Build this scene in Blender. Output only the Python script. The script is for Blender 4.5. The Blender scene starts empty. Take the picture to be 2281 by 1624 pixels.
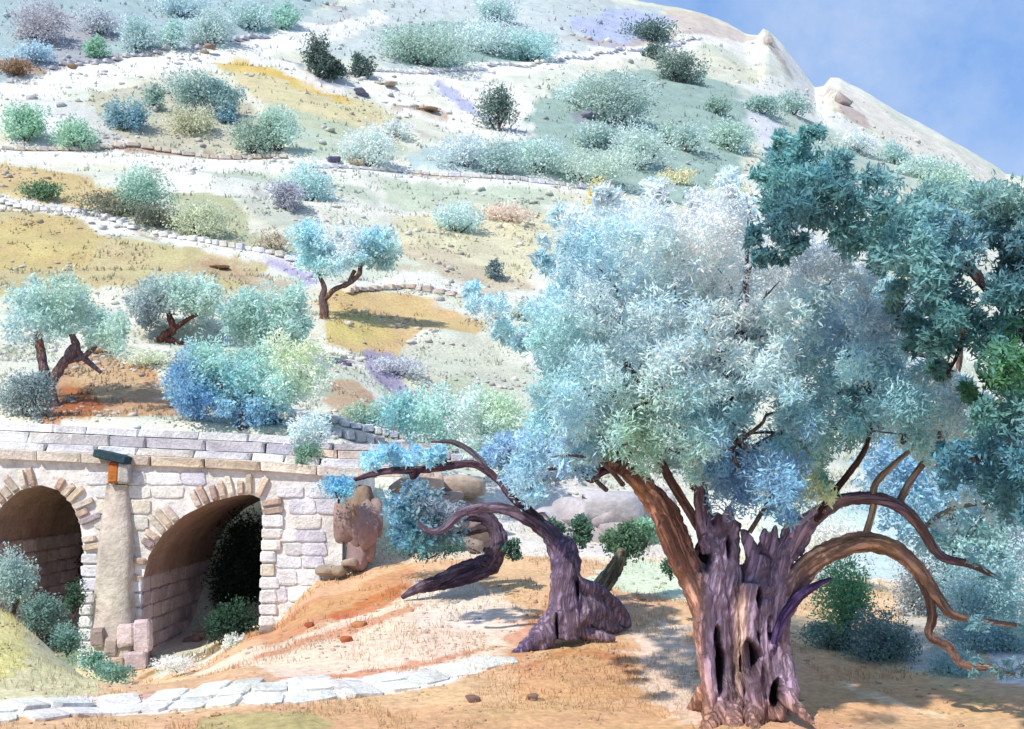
import bpy, bmesh, math, random
import numpy as np
from mathutils import Vector, noise as mnoise, Matrix

random.seed(7)
RNG = np.random.default_rng(7)
S = bpy.context.scene
COL = S.collection
R = math.radians

# ------------------------------------------------------------------ camera, sky, sun
F, CX, CY = 2446.0, 1140.5, 812.0            # focal length and centre, in units of a 2281-wide sheet
PITCH = math.atan(248 / F)
CAM = Vector((0, 0, 2.4))
cam_d = bpy.data.cameras.new('camera'); cam = bpy.data.objects.new('camera', cam_d); COL.objects.link(cam)
cam_d.sensor_width = 36; cam_d.lens = 36 * F / 2281; cam_d.clip_start = 0.1; cam_d.clip_end = 6000
cam.location = CAM; cam.rotation_euler = (math.pi / 2 + PITCH, 0, 0)
S.camera = cam

SUN_EL, SUN_AZ = R(47), R(218)               # azimuth clockwise from +Y: behind the camera, to the left
w = bpy.data.worlds.new('World'); S.world = w; w.use_nodes = True
wn = w.node_tree; wn.nodes.clear()
out = wn.nodes.new('ShaderNodeOutputWorld'); bg = wn.nodes.new('ShaderNodeBackground')
sky = wn.nodes.new('ShaderNodeTexSky'); sky.sky_type = 'NISHITA'; sky.sun_disc = False
sky.sun_elevation = SUN_EL; sky.sun_rotation = SUN_AZ; sky.air_density = 1.0; sky.dust_density = 0.3; sky.ozone_density = 3.0
geo = wn.nodes.new('ShaderNodeTexCoord')
cn = wn.nodes.new('ShaderNodeTexNoise'); cn.inputs['Scale'].default_value = 5.5; cn.inputs['Detail'].default_value = 9; cn.inputs['Roughness'].default_value = 0.62
cr = wn.nodes.new('ShaderNodeMapRange'); cr.inputs[1].default_value = 0.36; cr.inputs[2].default_value = 0.66; cr.inputs[3].default_value = 0.05; cr.inputs[4].default_value = 0.52
mx = wn.nodes.new('ShaderNodeMix'); mx.data_type = 'RGBA'; mx.inputs[7].default_value = (4.6, 5.1, 5.9, 1)
bl = wn.nodes.new('ShaderNodeMix'); bl.data_type = 'RGBA'; bl.inputs[0].default_value = .85; bl.inputs[7].default_value = (1.0, 2.35, 5.2, 1)
wn.links.new(geo.outputs['Generated'], cn.inputs['Vector'])
wn.links.new(cn.outputs['Fac'], cr.inputs[0]); wn.links.new(cr.outputs[0], mx.inputs[0])
wn.links.new(sky.outputs[0], bl.inputs[6]); wn.links.new(bl.outputs[2], mx.inputs[6]); wn.links.new(mx.outputs[2], bg.inputs[0]); wn.links.new(bg.outputs[0], out.inputs[0])
bg.inputs[1].default_value = 0.12
sd = bpy.data.lights.new('sun', 'SUN'); sd.energy = 3.5; sd.angle = R(1.2); sd.color = (1, .94, .84)
sun = bpy.data.objects.new('sun', sd); COL.objects.link(sun)
sdir = Vector((math.sin(SUN_AZ) * math.cos(SUN_EL), math.cos(SUN_AZ) * math.cos(SUN_EL), math.sin(SUN_EL)))
sun.rotation_euler = sdir.to_track_quat('Z', 'Y').to_euler(); sun.location = (0, 0, 60)
S.view_settings.view_transform = 'Standard'; S.view_settings.look = 'None'
S.view_settings.exposure = 0.48; S.view_settings.gamma = 1; S.view_settings.use_curve_mapping = False
S.render.engine = 'CYCLES'
S.cycles.max_bounces = 6; S.cycles.diffuse_bounces = 4; S.cycles.transmission_bounces = 3; S.cycles.transparent_max_bounces = 4

# ------------------------------------------------------------------ helpers
def lin(c):
    c = np.asarray(c, float) / 255.0
    return np.where(c <= 0.04045, c / 12.92, ((c + 0.055) / 1.055) ** 2.4)

SOFT = .36
def soft(c, k=None):                            # leaves: a little greyer than the raw hue
    k = SOFT if k is None else k
    c = np.asarray(c, float); l = (c @ np.array([.3, .59, .11]))[..., None]
    return (c * (1 - k) + l * k) * np.array([1.0, 1.02, .99])
def ray(px, py):
    u, v = (px - CX) / F, (CY - py) / F
    return Vector((u, math.cos(PITCH) - v * math.sin(PITCH), math.sin(PITCH) + v * math.cos(PITCH)))
def at(px, py, Y):
    d = ray(px, py); return CAM + d * (Y / d.y)
def mpx(n, Y): return n * Y / F               # n sheet units at distance Y, in metres

def vnoise(x, y, seed=0):                      # smooth value noise, vectorised
    x = np.asarray(x, float); y = np.asarray(y, float)
    xi, yi = np.floor(x).astype(np.int64), np.floor(y).astype(np.int64)
    fx, fy = x - xi, y - yi
    fx = fx * fx * (3 - 2 * fx); fy = fy * fy * (3 - 2 * fy)
    def h(a, b):
        n = (a * 374761393 + b * 668265263 + seed * 144665) & 0x7fffffff
        n = ((n ^ (n >> 13)) * 1274126177) & 0x7fffffff
        return ((n ^ (n >> 16)) & 0xffff) / 65535.0
    return (h(xi, yi) * (1 - fx) + h(xi + 1, yi) * fx) * (1 - fy) + (h(xi, yi + 1) * (1 - fx) + h(xi + 1, yi + 1) * fx) * fy
def fbm(x, y, seed=0, o=4):
    s, a, t = 0, 1, 0
    for i in range(o):
        s = s + a * vnoise(x * 2 ** i, y * 2 ** i, seed + i * 17); t += a; a *= 0.5
    return s / t - 0.5

# ------------------------------------------------------------------ terrain heights
SIL = [(-2600, -500), (-900, -430), (0, -330), (600, -210), (1000, -110), (1250, -55), (1370, -12), (1470, 10), (1560, 32), (1620, 55), (1660, 78), (1688, 82),
       (1700, 66), (1712, 70), (1745, 100), (1790, 158), (1815, 190), (1834, 192), (1850, 172), (1872, 174), (1905, 192),
       (1990, 240), (2100, 300), (2200, 358), (2240, 388), (2285, 396), (2400, 450), (2700, 560), (3200, 690), (5200, 800)]
YR = 150.0
_sc, _sz = [], []
for p_, r_ in SIL:
    q = at(p_, r_, YR); _sc.append(CX + F * q.x / YR); _sz.append(q.z)
_sg = np.arange(-3600, 6000, 20.0); _ss = np.interp(_sg, _sc, _sz)
_kk = np.exp(-np.linspace(-2, 2, 31) ** 2); _kk /= _kk.sum(); _ss = np.convolve(np.pad(_ss, 15, 'edge'), _kk, 'valid')
COLS = [-3000, -900, 0, 280, 450, 600, 720, 900, 1150, 1600, 2000, 2281, 3200, 5800]
YS = [-40, 5, 10, 11, 12, 13, 14, 15, 16, 17.5, 19, 20, 23, 24.6, 25.4, 26]
ZT = {
 -3000: [0, 0, 0, .1, .2, .3, .4, .5, .6, .8, 1, 1.2, 1.6, 2.2, 3, 3.9],
 -900:  [0, 0, 0, .1, .2, .35, .6, .7, .5, .3, .2, .2, .3, 1.2, 3.2, 3.9],
 0:     [0, 0, 0, .05, .17, .36, .66, .72, -.35, -.85, -.95, -.95, -.8, .6, 3.4, 3.9],
 280:   [0, 0, 0, .0, -.02, .03, -.28, -.6, -.8, -.95, -1.0, -1.02, -.8, .6, 3.4, 3.8],
 450:   [0, 0, 0, .03, .03, .0, -.1, -.3, -.45, -.6, -.75, -.82, -.7, .6, 3.2, 3.7],
 600:   [0, 0, 0, .06, .09, .09, .10, .05, .0, -.08, -.25, -.40, -.4, .8, 3.0, 3.6],
 720:   [0, 0, 0, .06, .10, .13, .17, .2, .25, .32, .45, .55, 1.5, 2.2, 2.9, 3.4],
 900:   [0, 0, 0, .06, .10, .17, .24, .31, .38, .52, .68, .77, 1.5, 1.9, 2.4, 2.8],
 1150:  [0, 0, 0, .06, .11, .17, .24, .33, .46, .68, .83, .93, 1.25, 1.45, 1.85, 2.3],
 1600:  [0, 0, 0, .02, .08, .14, .22, .32, .42, .53, .64, .78, 1.0, 1.2, 1.55, 1.9],
 2000:  [0, 0, 0, -.03, .02, .07, .12, .17, .22, .31, .38, .43, .7, .9, 1.2, 1.5],
 2281:  [0, 0, 0, .05, .10, .14, .17, .18, .20, .30, .38, .45, .65, .85, 1.15, 1.4],
 3200:  [0, 0, 0, .05, .10, .15, .2, .25, .3, .4, .5, .6, .8, 1, 1.3, 1.6],
 5800:  [0, 0, 0, .05, .10, .15, .2, .25, .3, .4, .5, .6, .8, 1, 1.3, 1.6]}
_T = np.array([ZT[c] for c in COLS], float)
_yd = np.linspace(-40, 26, 661)
_Td = np.array([np.interp(_yd, YS, t) for t in _T])
_k = np.exp(-np.linspace(-2, 2, 13) ** 2); _k /= _k.sum()
_Td = np.array([np.convolve(np.pad(t, 6, 'edge'), _k, 'valid') for t in _Td])
_COLS = np.array(COLS, float)

def H(x, Y):
    x = np.asarray(x, float); Y = np.asarray(Y, float)
    c = CX + F * x / np.maximum(Y, 10)
    c = np.clip(c, COLS[0], COLS[-1] - 1e-3)
    j = np.clip(np.searchsorted(_COLS, c, 'right') - 1, 0, len(COLS) - 2)
    t = (c - _COLS[j]) / (_COLS[j + 1] - _COLS[j]); t = t * t * (3 - 2 * t) * .6 + t * .4
    yi = np.clip((np.minimum(Y, 26) + 40) * 10, 0, 659.999); i = yi.astype(int); f = yi - i
    zn = (_Td[j, i] * (1 - f) + _Td[j, i + 1] * f) * (1 - t) + (_Td[j + 1, i] * (1 - f) + _Td[j + 1, i + 1] * f) * t
    s = np.clip((Y - 26) / (YR - 26), 0, 1)
    zd = np.interp(c, _sc, _sz); zsm = np.interp(c, _sg, _ss); k8 = np.clip((s - .72) / .2, 0, 1); k8 = k8 * k8 * (3 - 2 * k8)
    zr = zsm + (zd - zsm) * k8
    z = zn + (zr - zn) * s ** 1.28
    over = np.maximum(Y - YR, 0)
    z = z - over * 0.45 * np.clip(over / 12, 0, 1)
    z = np.where(Y > YR, np.maximum(z, -12), z)
    # relief: soft swells and terrace steps on the hill, small bumps near
    hill = np.clip((Y - 25) / 8, 0, 1) * np.clip((YR - Y) / 25, 0, 1)
    z = z + hill * (fbm(x / 9 + 3, Y / 6, 5, 4) * 1.2)
    st = 2.1 + 0 * Y
    ph = (z + 0.6 * fbm(x / 14, Y / 14, 9, 2)) / st
    fr = ph - np.floor(ph)
    z = z + hill * st * 0.26 * (np.clip((fr - .35) / .3, 0, 1) - fr)
    z = z + np.clip((Y - 110) / 30, 0, 1) * fbm(x / 5, Y / 5, 77, 4) * 1.1
    near = np.clip((26 - Y) / 3, 0, 1)
    z = z + near * (fbm(x * 0.9, Y * 0.9, 31, 4) * 0.11)
    return z
def Hs(x, Y): return float(H(np.array([x]), np.array([Y]))[0])

def hit(px, py, y0=10.2, y1=158):              # the ground point seen at a sheet position
    ys = np.geomspace(y0, y1, 1500)
    d = ray(px, py)
    k = ys / d.y
    g = H(d.x * k, ys) - (CAM.z + d.z * k)
    i = np.argmax(g >= 0)
    if g[i] < 0: i = len(ys) - 1 if g.max() < 0 else i
    if g.max() < 0: i = int(np.argmax(g / ys))
    Y = ys[i]
    return Vector((d.x * k[i], Y, Hs(d.x * k[i], Y)))

# ------------------------------------------------------------------ object helpers
def tag(o, label=None, cat=None, group=None, kind=None):
    if label: o['label'] = label
    if cat: o['category'] = cat
    if group: o['group'] = group
    if kind: o['kind'] = kind
    return o
def empty(name, loc, label, cat, group=None):
    o = bpy.data.objects.new(name, None); COL.objects.link(o); o.location = loc; o.empty_display_size = .2
    return tag(o, label, cat, group)
def set_bark(m, B_):
    a = m.attributes.new('bark', 'FLOAT_VECTOR', 'POINT'); a.data.foreach_set('vector', np.asarray(B_, np.float32).ravel())
def mesh_obj(name, V, Fc, mat, parent=None, cols=None, smooth=False, loc=None):
    V = np.asarray(V, np.float32).reshape(-1, 3)
    base = Vector((0, 0, 0))
    if parent is not None:
        base = parent.location.copy() if parent.parent is None else parent.location + parent.parent.location
    elif loc is not None: base = Vector(loc)
    V = V - np.array(base, np.float32)
    m = bpy.data.meshes.new(name)
    Fc = np.asarray(Fc, np.int32)
    n, k = Fc.shape
    m.vertices.add(len(V)); m.vertices.foreach_set('co', V.ravel())
    m.loops.add(n * k); m.loops.foreach_set('vertex_index', Fc.ravel())
    m.polygons.add(n); m.polygons.foreach_set('loop_start', np.arange(0, n * k, k, dtype=np.int32))
    m.polygons.foreach_set('loop_total', np.full(n, k, np.int32))
    if smooth: m.polygons.foreach_set('use_smooth', np.ones(n, bool))
    m.update(calc_edges=True)
    if cols is not None:
        a = m.color_attributes.new('tint', 'FLOAT_COLOR', 'POINT')
        a.data.foreach_set('color', np.concatenate([np.asarray(cols, np.float32), np.ones((len(V), 1), np.float32)], 1).ravel())
    if mat is M_bark: set_bark(m, (V + np.array(base, np.float32)) * np.array([1, 1, .25]))
    m.materials.append(mat)
    o = bpy.data.objects.new(name, m); COL.objects.link(o)
    if parent is not None: o.parent = parent
    elif loc is not None: o.location = loc
    return o

# ------------------------------------------------------------------ materials
def new_mat(name):
    m = bpy.data.materials.new(name); m.use_nodes = True; nt = m.node_tree; nt.nodes.clear()
    return m, nt, nt.nodes, nt.links
def tint_material(name, rough=.9, n1=(3, .25), n2=(26, .2), bump=.3, bscale=18, trans=0, stretch=(1, 1, 1), rnd=0.0, voronoi=0, spec=.25, attr=True, base=(.5, .5, .5), hue=0.0):
    m, nt, N, L = new_mat(name)
    o = N.new('ShaderNodeOutputMaterial'); p = N.new('ShaderNodeBsdfPrincipled'); p.inputs['Roughness'].default_value = rough
    p.inputs['Specular IOR Level'].default_value = spec
    tc = N.new('ShaderNodeNewGeometry'); mp = N.new('ShaderNodeMapping'); mp.inputs['Scale'].default_value = stretch
    L.new(tc.outputs['Position'], mp.inputs[0])
    if attr: a = N.new('ShaderNodeAttribute'); a.attribute_name = 'tint'; src = a.outputs['Color']
    else: a = N.new('ShaderNodeRGB'); a.outputs[0].default_value = (*base, 1); src = a.outputs[0]
    hs = N.new('ShaderNodeHueSaturation'); L.new(src, hs.inputs['Color'])
    val = None
    for sc, am in (n1, n2):
        t = N.new('ShaderNodeTexNoise'); t.inputs['Scale'].default_value = sc; t.inputs['Detail'].default_value = 6; t.inputs['Roughness'].default_value = .6
        L.new(mp.outputs[0], t.inputs['Vector'])
        r = N.new('ShaderNodeMapRange'); r.inputs[1].default_value = .3; r.inputs[2].default_value = .7; r.inputs[3].default_value = 1 - am; r.inputs[4].default_value = 1 + am * .8
        L.new(t.outputs['Fac'], r.inputs[0])
        if val is None: val = r.outputs[0]
        else:
            q = N.new('ShaderNodeMath'); q.operation = 'MULTIPLY'; L.new(val, q.inputs[0]); L.new(r.outputs[0], q.inputs[1]); val = q.outputs[0]
    if rnd:
        oi = N.new('ShaderNodeObjectInfo'); r = N.new('ShaderNodeMapRange'); r.inputs[3].default_value = 1 - rnd; r.inputs[4].default_value = 1 + rnd * .6
        L.new(oi.outputs['Random'], r.inputs[0]); q = N.new('ShaderNodeMath'); q.operation = 'MULTIPLY'; L.new(val, q.inputs[0]); L.new(r.outputs[0], q.inputs[1]); val = q.outputs[0]
    if hue:
        t = N.new('ShaderNodeTexNoise'); t.inputs['Scale'].default_value = n1[0] * .7; L.new(mp.outputs[0], t.inputs['Vector'])
        r = N.new('ShaderNodeMapRange'); r.inputs[1].default_value = .3; r.inputs[2].default_value = .7; r.inputs[3].default_value = .5 - hue; r.inputs[4].default_value = .5 + hue
        L.new(t.outputs['Fac'], r.inputs[0]); L.new(r.outputs[0], hs.inputs['Hue'])
    L.new(val, hs.inputs['Value']); L.new(hs.outputs[0], p.inputs['Base Color'])
    if bump:
        t = N.new('ShaderNodeTexNoise'); t.inputs['Scale'].default_value = bscale; t.inputs['Detail'].default_value = 8; t.inputs['Roughness'].default_value = .65
        L.new(mp.outputs[0], t.inputs['Vector']); b = N.new('ShaderNodeBump'); b.inputs['Strength'].default_value = bump; b.inputs['Distance'].default_value = .05
        L.new(t.outputs['Fac'], b.inputs['Height']); L.new(b.outputs[0], p.inputs['Normal'])
    if trans:
        tr = N.new('ShaderNodeBsdfTranslucent'); L.new(hs.outputs[0], tr.inputs[0]); ms = N.new('ShaderNodeMixShader'); ms.inputs[0].default_value = trans
        L.new(p.outputs[0], ms.inputs[1]); L.new(tr.outputs[0], ms.inputs[2]); L.new(ms.outputs[0], o.inputs[0])
    else: L.new(p.outputs[0], o.inputs[0])
    return m
M_ground = tint_material('ground_soil', n1=(.8, .14), n2=(11, .26), bump=.7, bscale=9, hue=.012)
M_leaf = tint_material('olive_leaves', rough=.75, n1=(1.8, .16), n2=(9, .1), bump=0, trans=.42, hue=.015)
M_bark = tint_material('olive_bark', n1=(4, .28), n2=(30, .3), bump=.9, bscale=26, stretch=(1, 1, .28), hue=.02)
def bark_material():
    m, nt, N, L = new_mat('olive_bark')
    o = N.new('ShaderNodeOutputMaterial'); p = N.new('ShaderNodeBsdfPrincipled'); p.inputs['Roughness'].default_value = .92; p.inputs['Specular IOR Level'].default_value = .2
    a = N.new('ShaderNodeAttribute'); a.attribute_name = 'tint'; b = N.new('ShaderNodeAttribute'); b.attribute_name = 'bark'
    n1 = N.new('ShaderNodeTexNoise'); n1.inputs['Scale'].default_value = 17; n1.inputs['Detail'].default_value = 8; n1.inputs['Roughness'].default_value = .62; n1.inputs['Distortion'].default_value = .5
    n2 = N.new('ShaderNodeTexNoise'); n2.inputs['Scale'].default_value = 5; n2.inputs['Detail'].default_value = 5
    v = N.new('ShaderNodeTexVoronoi'); v.feature = 'DISTANCE_TO_EDGE'; v.inputs['Scale'].default_value = 15
    for q in (n1, n2): L.new(b.outputs['Vector'], q.inputs['Vector'])
    ad = N.new('ShaderNodeVectorMath'); ad.operation = 'MULTIPLY_ADD'; ad.inputs[1].default_value = (.12,) * 3; L.new(n1.outputs['Color'], ad.inputs[0]); L.new(b.outputs['Vector'], ad.inputs[2]); L.new(ad.outputs[0], v.inputs['Vector'])
    f = N.new('ShaderNodeMapRange'); f.inputs[1].default_value = 0; f.inputs[2].default_value = .22; L.new(v.outputs[0], f.inputs[0])
    h = N.new('ShaderNodeMath'); h.operation = 'MULTIPLY_ADD'; h.inputs[1].default_value = .55; L.new(f.outputs[0], h.inputs[0]); L.new(n1.outputs['Fac'], h.inputs[2])
    c = N.new('ShaderNodeMapRange'); c.inputs[1].default_value = .3; c.inputs[2].default_value = 1.15; c.inputs[3].default_value = .5; c.inputs[4].default_value = 1.3; L.new(h.outputs[0], c.inputs[0])
    c2 = N.new('ShaderNodeMapRange'); c2.inputs[1].default_value = .35; c2.inputs[2].default_value = .65; c2.inputs[3].default_value = .8; c2.inputs[4].default_value = 1.25; L.new(n2.outputs['Fac'], c2.inputs[0])
    mu = N.new('ShaderNodeMath'); mu.operation = 'MULTIPLY'; L.new(c.outputs[0], mu.inputs[0]); L.new(c2.outputs[0], mu.inputs[1])
    hs = N.new('ShaderNodeHueSaturation'); hs.inputs['Saturation'].default_value = .92; L.new(a.outputs['Color'], hs.inputs['Color']); L.new(mu.outputs[0], hs.inputs['Value']); L.new(hs.outputs[0], p.inputs['Base Color'])
    bp = N.new('ShaderNodeBump'); bp.inputs['Strength'].default_value = 1; bp.inputs['Distance'].default_value = .035; L.new(h.outputs[0], bp.inputs['Height']); L.new(bp.outputs[0], p.inputs['Normal'])
    L.new(p.outputs[0], o.inputs[0]); return m
M_bark = bark_material()
M_stone = tint_material('limestone', n1=(2.5, .26), n2=(22, .2), bump=.8, bscale=16, rnd=.16, attr=True, hue=.02)
M_rock = tint_material('rock', n1=(1.6, .25), n2=(9, .2), bump=.8, bscale=5, attr=True, hue=.02)
M_mortar = tint_material('lime_render', n1=(1.7, .30), n2=(9, .2), bump=.9, bscale=11, attr=True, hue=.02)
M_grass = tint_material('grass_blades', rough=.8, n1=(1, .2), n2=(7, .15), bump=0, trans=.3)

KG = 0.80        # what picture brightness asks of a sunlit surface's own colour
# ------------------------------------------------------------------ ground cover patches (outline seen -> outline on the ground)
def ground_uv(x, y): return np.stack([x / np.maximum(y, 10), np.log(np.maximum(y, 1)) * 1.0], -1)
PATCH = []
def patch(rgb, pts, a=1.0, rough=1.0, y0=10.2):
    q = [hit(px, py, y0) for px, py in pts]
    PATCH.append((np.array([ground_uv(p.x, p.y) for p in q]), lin(rgb) * KG, a, rough))
def band(rgb, pts, wd, a=1.0, rough=1.0, y0=10.2):
    pts = [Vector((p[0], p[1])) for p in pts]; L_, R_ = [], []
    for i, p in enumerate(pts):
        d = (pts[min(i + 1, len(pts) - 1)] - pts[max(i - 1, 0)]).normalized(); n = Vector((-d.y, d.x))
        h = wd * .5 * (.55 if i in (0, len(pts) - 1) else 1)
        L_.append(p + n * h); R_.append(p - n * h)
    patch(rgb, [(p.x, p.y) for p in L_ + R_[::-1]], a, rough, y0)

WHITE = (250, 247, 240)
# hill washes: thyme scrub, dry grass, bare limestone
patch((163, 188, 194), [(-40, -60), (800, -60), (700, 30), (620, 75), (450, 100), (240, 140), (120, 165), (-40, 195)], .85)
patch((176, 168, 176), [(40, 60), (130, 30), (260, 60), (240, 130), (60, 170)], .6)
patch((190, 206, 212), [(640, 50), (800, 0), (1300, -20), (1480, 20), (1400, 90), (1240, 130), (900, 160), (760, 130), (640, 95)], .65)
patch((150, 178, 170), [(850, 70), (960, 45), (1130, 60), (1230, 90), (1230, 120), (1090, 150), (900, 150)], .9)
patch((182, 192, 232), [(1270, 50), (1400, 20), (1520, 40), (1450, 90), (1370, 115), (1320, 110)], .7)
patch((216, 196, 188), [(1480, 20), (1600, 50), (1690, 85), (1560, 85), (1500, 60)], .7)
patch((218, 207, 160), [(470, 135), (540, 142), (640, 168), (740, 205), (850, 245), (900, 262), (890, 330), (760, 310), (640, 270), (560, 215)], .85)
band((224, 190, 100), [(480, 138), (560, 152), (650, 180), (740, 212), (790, 238)], 16, .85)
patch((200, 194, 168), [(200, 215), (330, 185), (560, 230), (640, 300), (560, 332), (250, 335), (160, 300)], .8)
patch((222, 224, 230), [(10, 240), (100, 215), (200, 240), (300, 330), (20, 330)], .5)
patch((160, 186, 176), [(1180, 225), (1270, 190), (1400, 160), (1560, 165), (1650, 200), (1680, 300), (1640, 420), (1480, 470), (1340, 400), (1120, 400), (1060, 350), (1150, 290)], .95)
patch((180, 204, 206), [(900, 340), (1060, 330), (1120, 400), (920, 385)], .8)
patch((180, 200, 190), [(1700, 175), (1830, 250), (2000, 350), (2150, 430), (1900, 420), (1720, 330), (1640, 200)], .6)
patch((236, 230, 218), [(1870, 190), (1960, 240), (2120, 330), (2240, 410), (2180, 430), (2000, 330), (1890, 240)], .8)
patch((190, 180, 170), [(1705, 75), (1722, 80), (1745, 115), (1775, 165), (1765, 175), (1730, 140), (1700, 100)], .8)
patch((196, 176, 170), [(1850, 185), (1862, 225), (1925, 260), (1950, 290), (1880, 262), (1838, 215)], .8)
patch((226, 226, 240), [(1640, 210), (1740, 280), (1800, 330), (1700, 340)], .7)
patch((214, 188, 130), [(-40, 355), (60, 372), (180, 395), (290, 425), (240, 470), (120, 455), (-40, 430)], .9)
patch((204, 190, 142), [(-40, 470), (60, 460), (200, 510), (330, 540), (450, 560), (600, 590), (540, 650), (440, 655), (250, 640), (120, 660), (-40, 660)], .95)
patch((186, 190, 150), [(380, 430), (470, 425), (540, 470), (560, 520), (680, 530), (660, 590), (520, 560), (400, 520)], .85)
patch((214, 190, 120), [(-40, 520), (120, 480), (240, 530), (200, 590), (-40, 610)], .5)
patch((190, 198, 186), [(470, 400), (560, 410), (700, 470), (720, 510), (600, 500)], .6)
patch((228, 218, 176), [(900, 480), (1080, 455), (1230, 480), (1240, 560), (1180, 640), (1080, 640), (960, 590), (880, 560)], .75)
patch((210, 198, 172), [(880, 545), (990, 560), (1110, 610), (1190, 640), (1080, 660), (960, 620)], .75)
patch((220, 190, 134), [(715, 665), (800, 645), (900, 655), (1000, 690), (1090, 720), (1060, 745), (950, 730), (900, 790), (840, 800), (730, 765)], .95)
patch((224, 205, 130), [(735, 700), (820, 690), (870, 740), (780, 770), (725, 755)], .7)
patch((214, 216, 196), [(870, 790), (960, 750), (1100, 760), (1190, 830), (1230, 880), (1150, 960), (1010, 930), (940, 850)], .85)
patch((186, 196, 166), [(1010, 830), (1120, 870), (1170, 960), (1080, 1000), (960, 930)], .7)
patch((190, 176, 218), [(560, 575), (650, 565), (710, 610), (705, 660), (640, 610)], .8)
patch((168, 160, 192), [(810, 775), (870, 782), (890, 840), (950, 890), (880, 880), (820, 830)], .9)
patch((200, 152, 110), [(85, 850), (170, 800), (290, 790), (350, 840), (400, 925), (300, 930), (90, 935)], .9)
patch((180, 112, 62), [(100, 870), (190, 850), (235, 905), (200, 935), (95, 935)], .9)
patch((212, 190, 148), [(150, 820), (250, 800), (330, 860), (240, 900), (170, 860)], .5)
patch((208, 176, 142), [(700, 850), (790, 850), (880, 900), (940, 1000), (830, 960), (740, 920)], .9)
patch((200, 178, 150), [(440, 580), (560, 585), (680, 650), (700, 690), (560, 650), (430, 605)], .6)
patch((214, 196, 140), [(560, 700), (700, 720), (690, 790), (560, 760)], .4)
patch((190, 206, 180), [(840, 400), (1080, 400), (1230, 430), (1220, 480), (1040, 450), (880, 470)], .7)
patch((184, 202, 182), [(430, 380), (640, 385), (820, 420), (860, 470), (700, 450), (520, 410)], .6)
patch((194, 208, 176), [(860, 570), (1000, 600), (1100, 660), (1050, 690), (900, 640)], .5)
patch((182, 202, 180), [(600, 230), (760, 270), (900, 330), (860, 380), (700, 360), (620, 300)], .65)
patch((186, 204, 186), [(1740, 260), (1860, 300), (1980, 380), (1900, 400), (1760, 340)], .6)
# limestone tracks and bare terraces across the hill
band(WHITE, [(-40, 215), (120, 180), (300, 150), (460, 122), (600, 98), (760, 70), (860, 30)], 44, .95)
band(WHITE, [(540, 118), (640, 150), (720, 195), (860, 200), (960, 200)], 26, .9)
band(WHITE, [(780, 172), (1000, 165), (1180, 150), (1380, 122), (1560, 92), (1690, 92)], 26, .95)
band(WHITE, [(840, 215), (960, 250), (1100, 300), (1190, 290)], 46, .9)
patch(WHITE, [(950, 180), (1160, 178), (1190, 240), (1150, 290), (1010, 250)], .9)
band(WHITE, [(-40, 338), (160, 345), (420, 362), (680, 375), (930, 392), (1240, 412), (1330, 430)], 30, .95)
band(WHITE, [(330, 380), (600, 430), (820, 470), (900, 470)], 34, .6)
band(WHITE, [(-40, 448), (80, 462), (200, 492), (310, 520)], 24, .95)
band(WHITE, [(340, 528), (460, 548), (600, 572), (700, 602)], 26, .95)
band(WHITE, [(760, 640), (900, 620), (1040, 645), (1120, 700), (1180, 770), (1230, 850)], 30, .9)
patch(WHITE, [(1640, 190), (1790, 190), (1860, 250), (2000, 340), (1880, 300), (1760, 250)], .8)
patch(WHITE, [(1715, 68), (1760, 110), (1800, 165), (1830, 200), (1850, 262), (1800, 225), (1760, 160)], .9)
band(WHITE, [(290, 765), (370, 778), (400, 800)], 18, .9)
band(WHITE, [(730, 775), (790, 800), (820, 850), (900, 930)], 22, .7)
# brown scratches: scree lines and worn earth
for pts, wd, c in [([(230, 322), (300, 338), (420, 342), (560, 338)], 9, (178, 140, 112)), ([(0, 150), (100, 160)], 30, (176, 146, 118)),
                   ([(120, 158), (300, 122), (440, 108), (560, 86)], 8, (176, 160, 152)), ([(690, 8), (770, 22), (780, 40), (700, 60)], 10, (180, 168, 170)),
                   ([(620, 130), (680, 150), (720, 185), (800, 205)], 12, (150, 146, 172)), ([(880, 235), (950, 245), (1000, 262)], 12, (186, 160, 140)),
                   ([(970, 185), (1020, 225), (1090, 275)], 22, (172, 178, 214)), ([(420, 592), (520, 600), (560, 645)], 12, (184, 152, 122)),
                   ([(560, 420), (640, 450), (700, 500)], 12, (178, 178, 176)), ([(1240, 82), (1380, 104), (1460, 86), (1580, 74)], 12, (198, 182, 170)),
                   ([(280, 505), (350, 535)], 10, (176, 152, 120)), ([(0, 458), (70, 468)], 9, (170, 158, 130)), ([(900, 290), (1000, 320)], 10, (190, 180, 178)),
                   ([(760, 690), (900, 700)], 8, (196, 150, 110)), ([(1040, 700), (1100, 740)], 12, (196, 170, 150)), ([(920, 390), (1040, 400)], 8, (200, 180, 160)),
                   ([(1270, 250), (1330, 290), (1370, 310)], 16, (160, 158, 172)), ([(1490, 290), (1560, 345)], 16, (190, 182, 176)), ([(830, 585), (1000, 610), (1180, 640)], 14, (206, 192, 170))]:
    band(c, pts, wd, .8)
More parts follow.
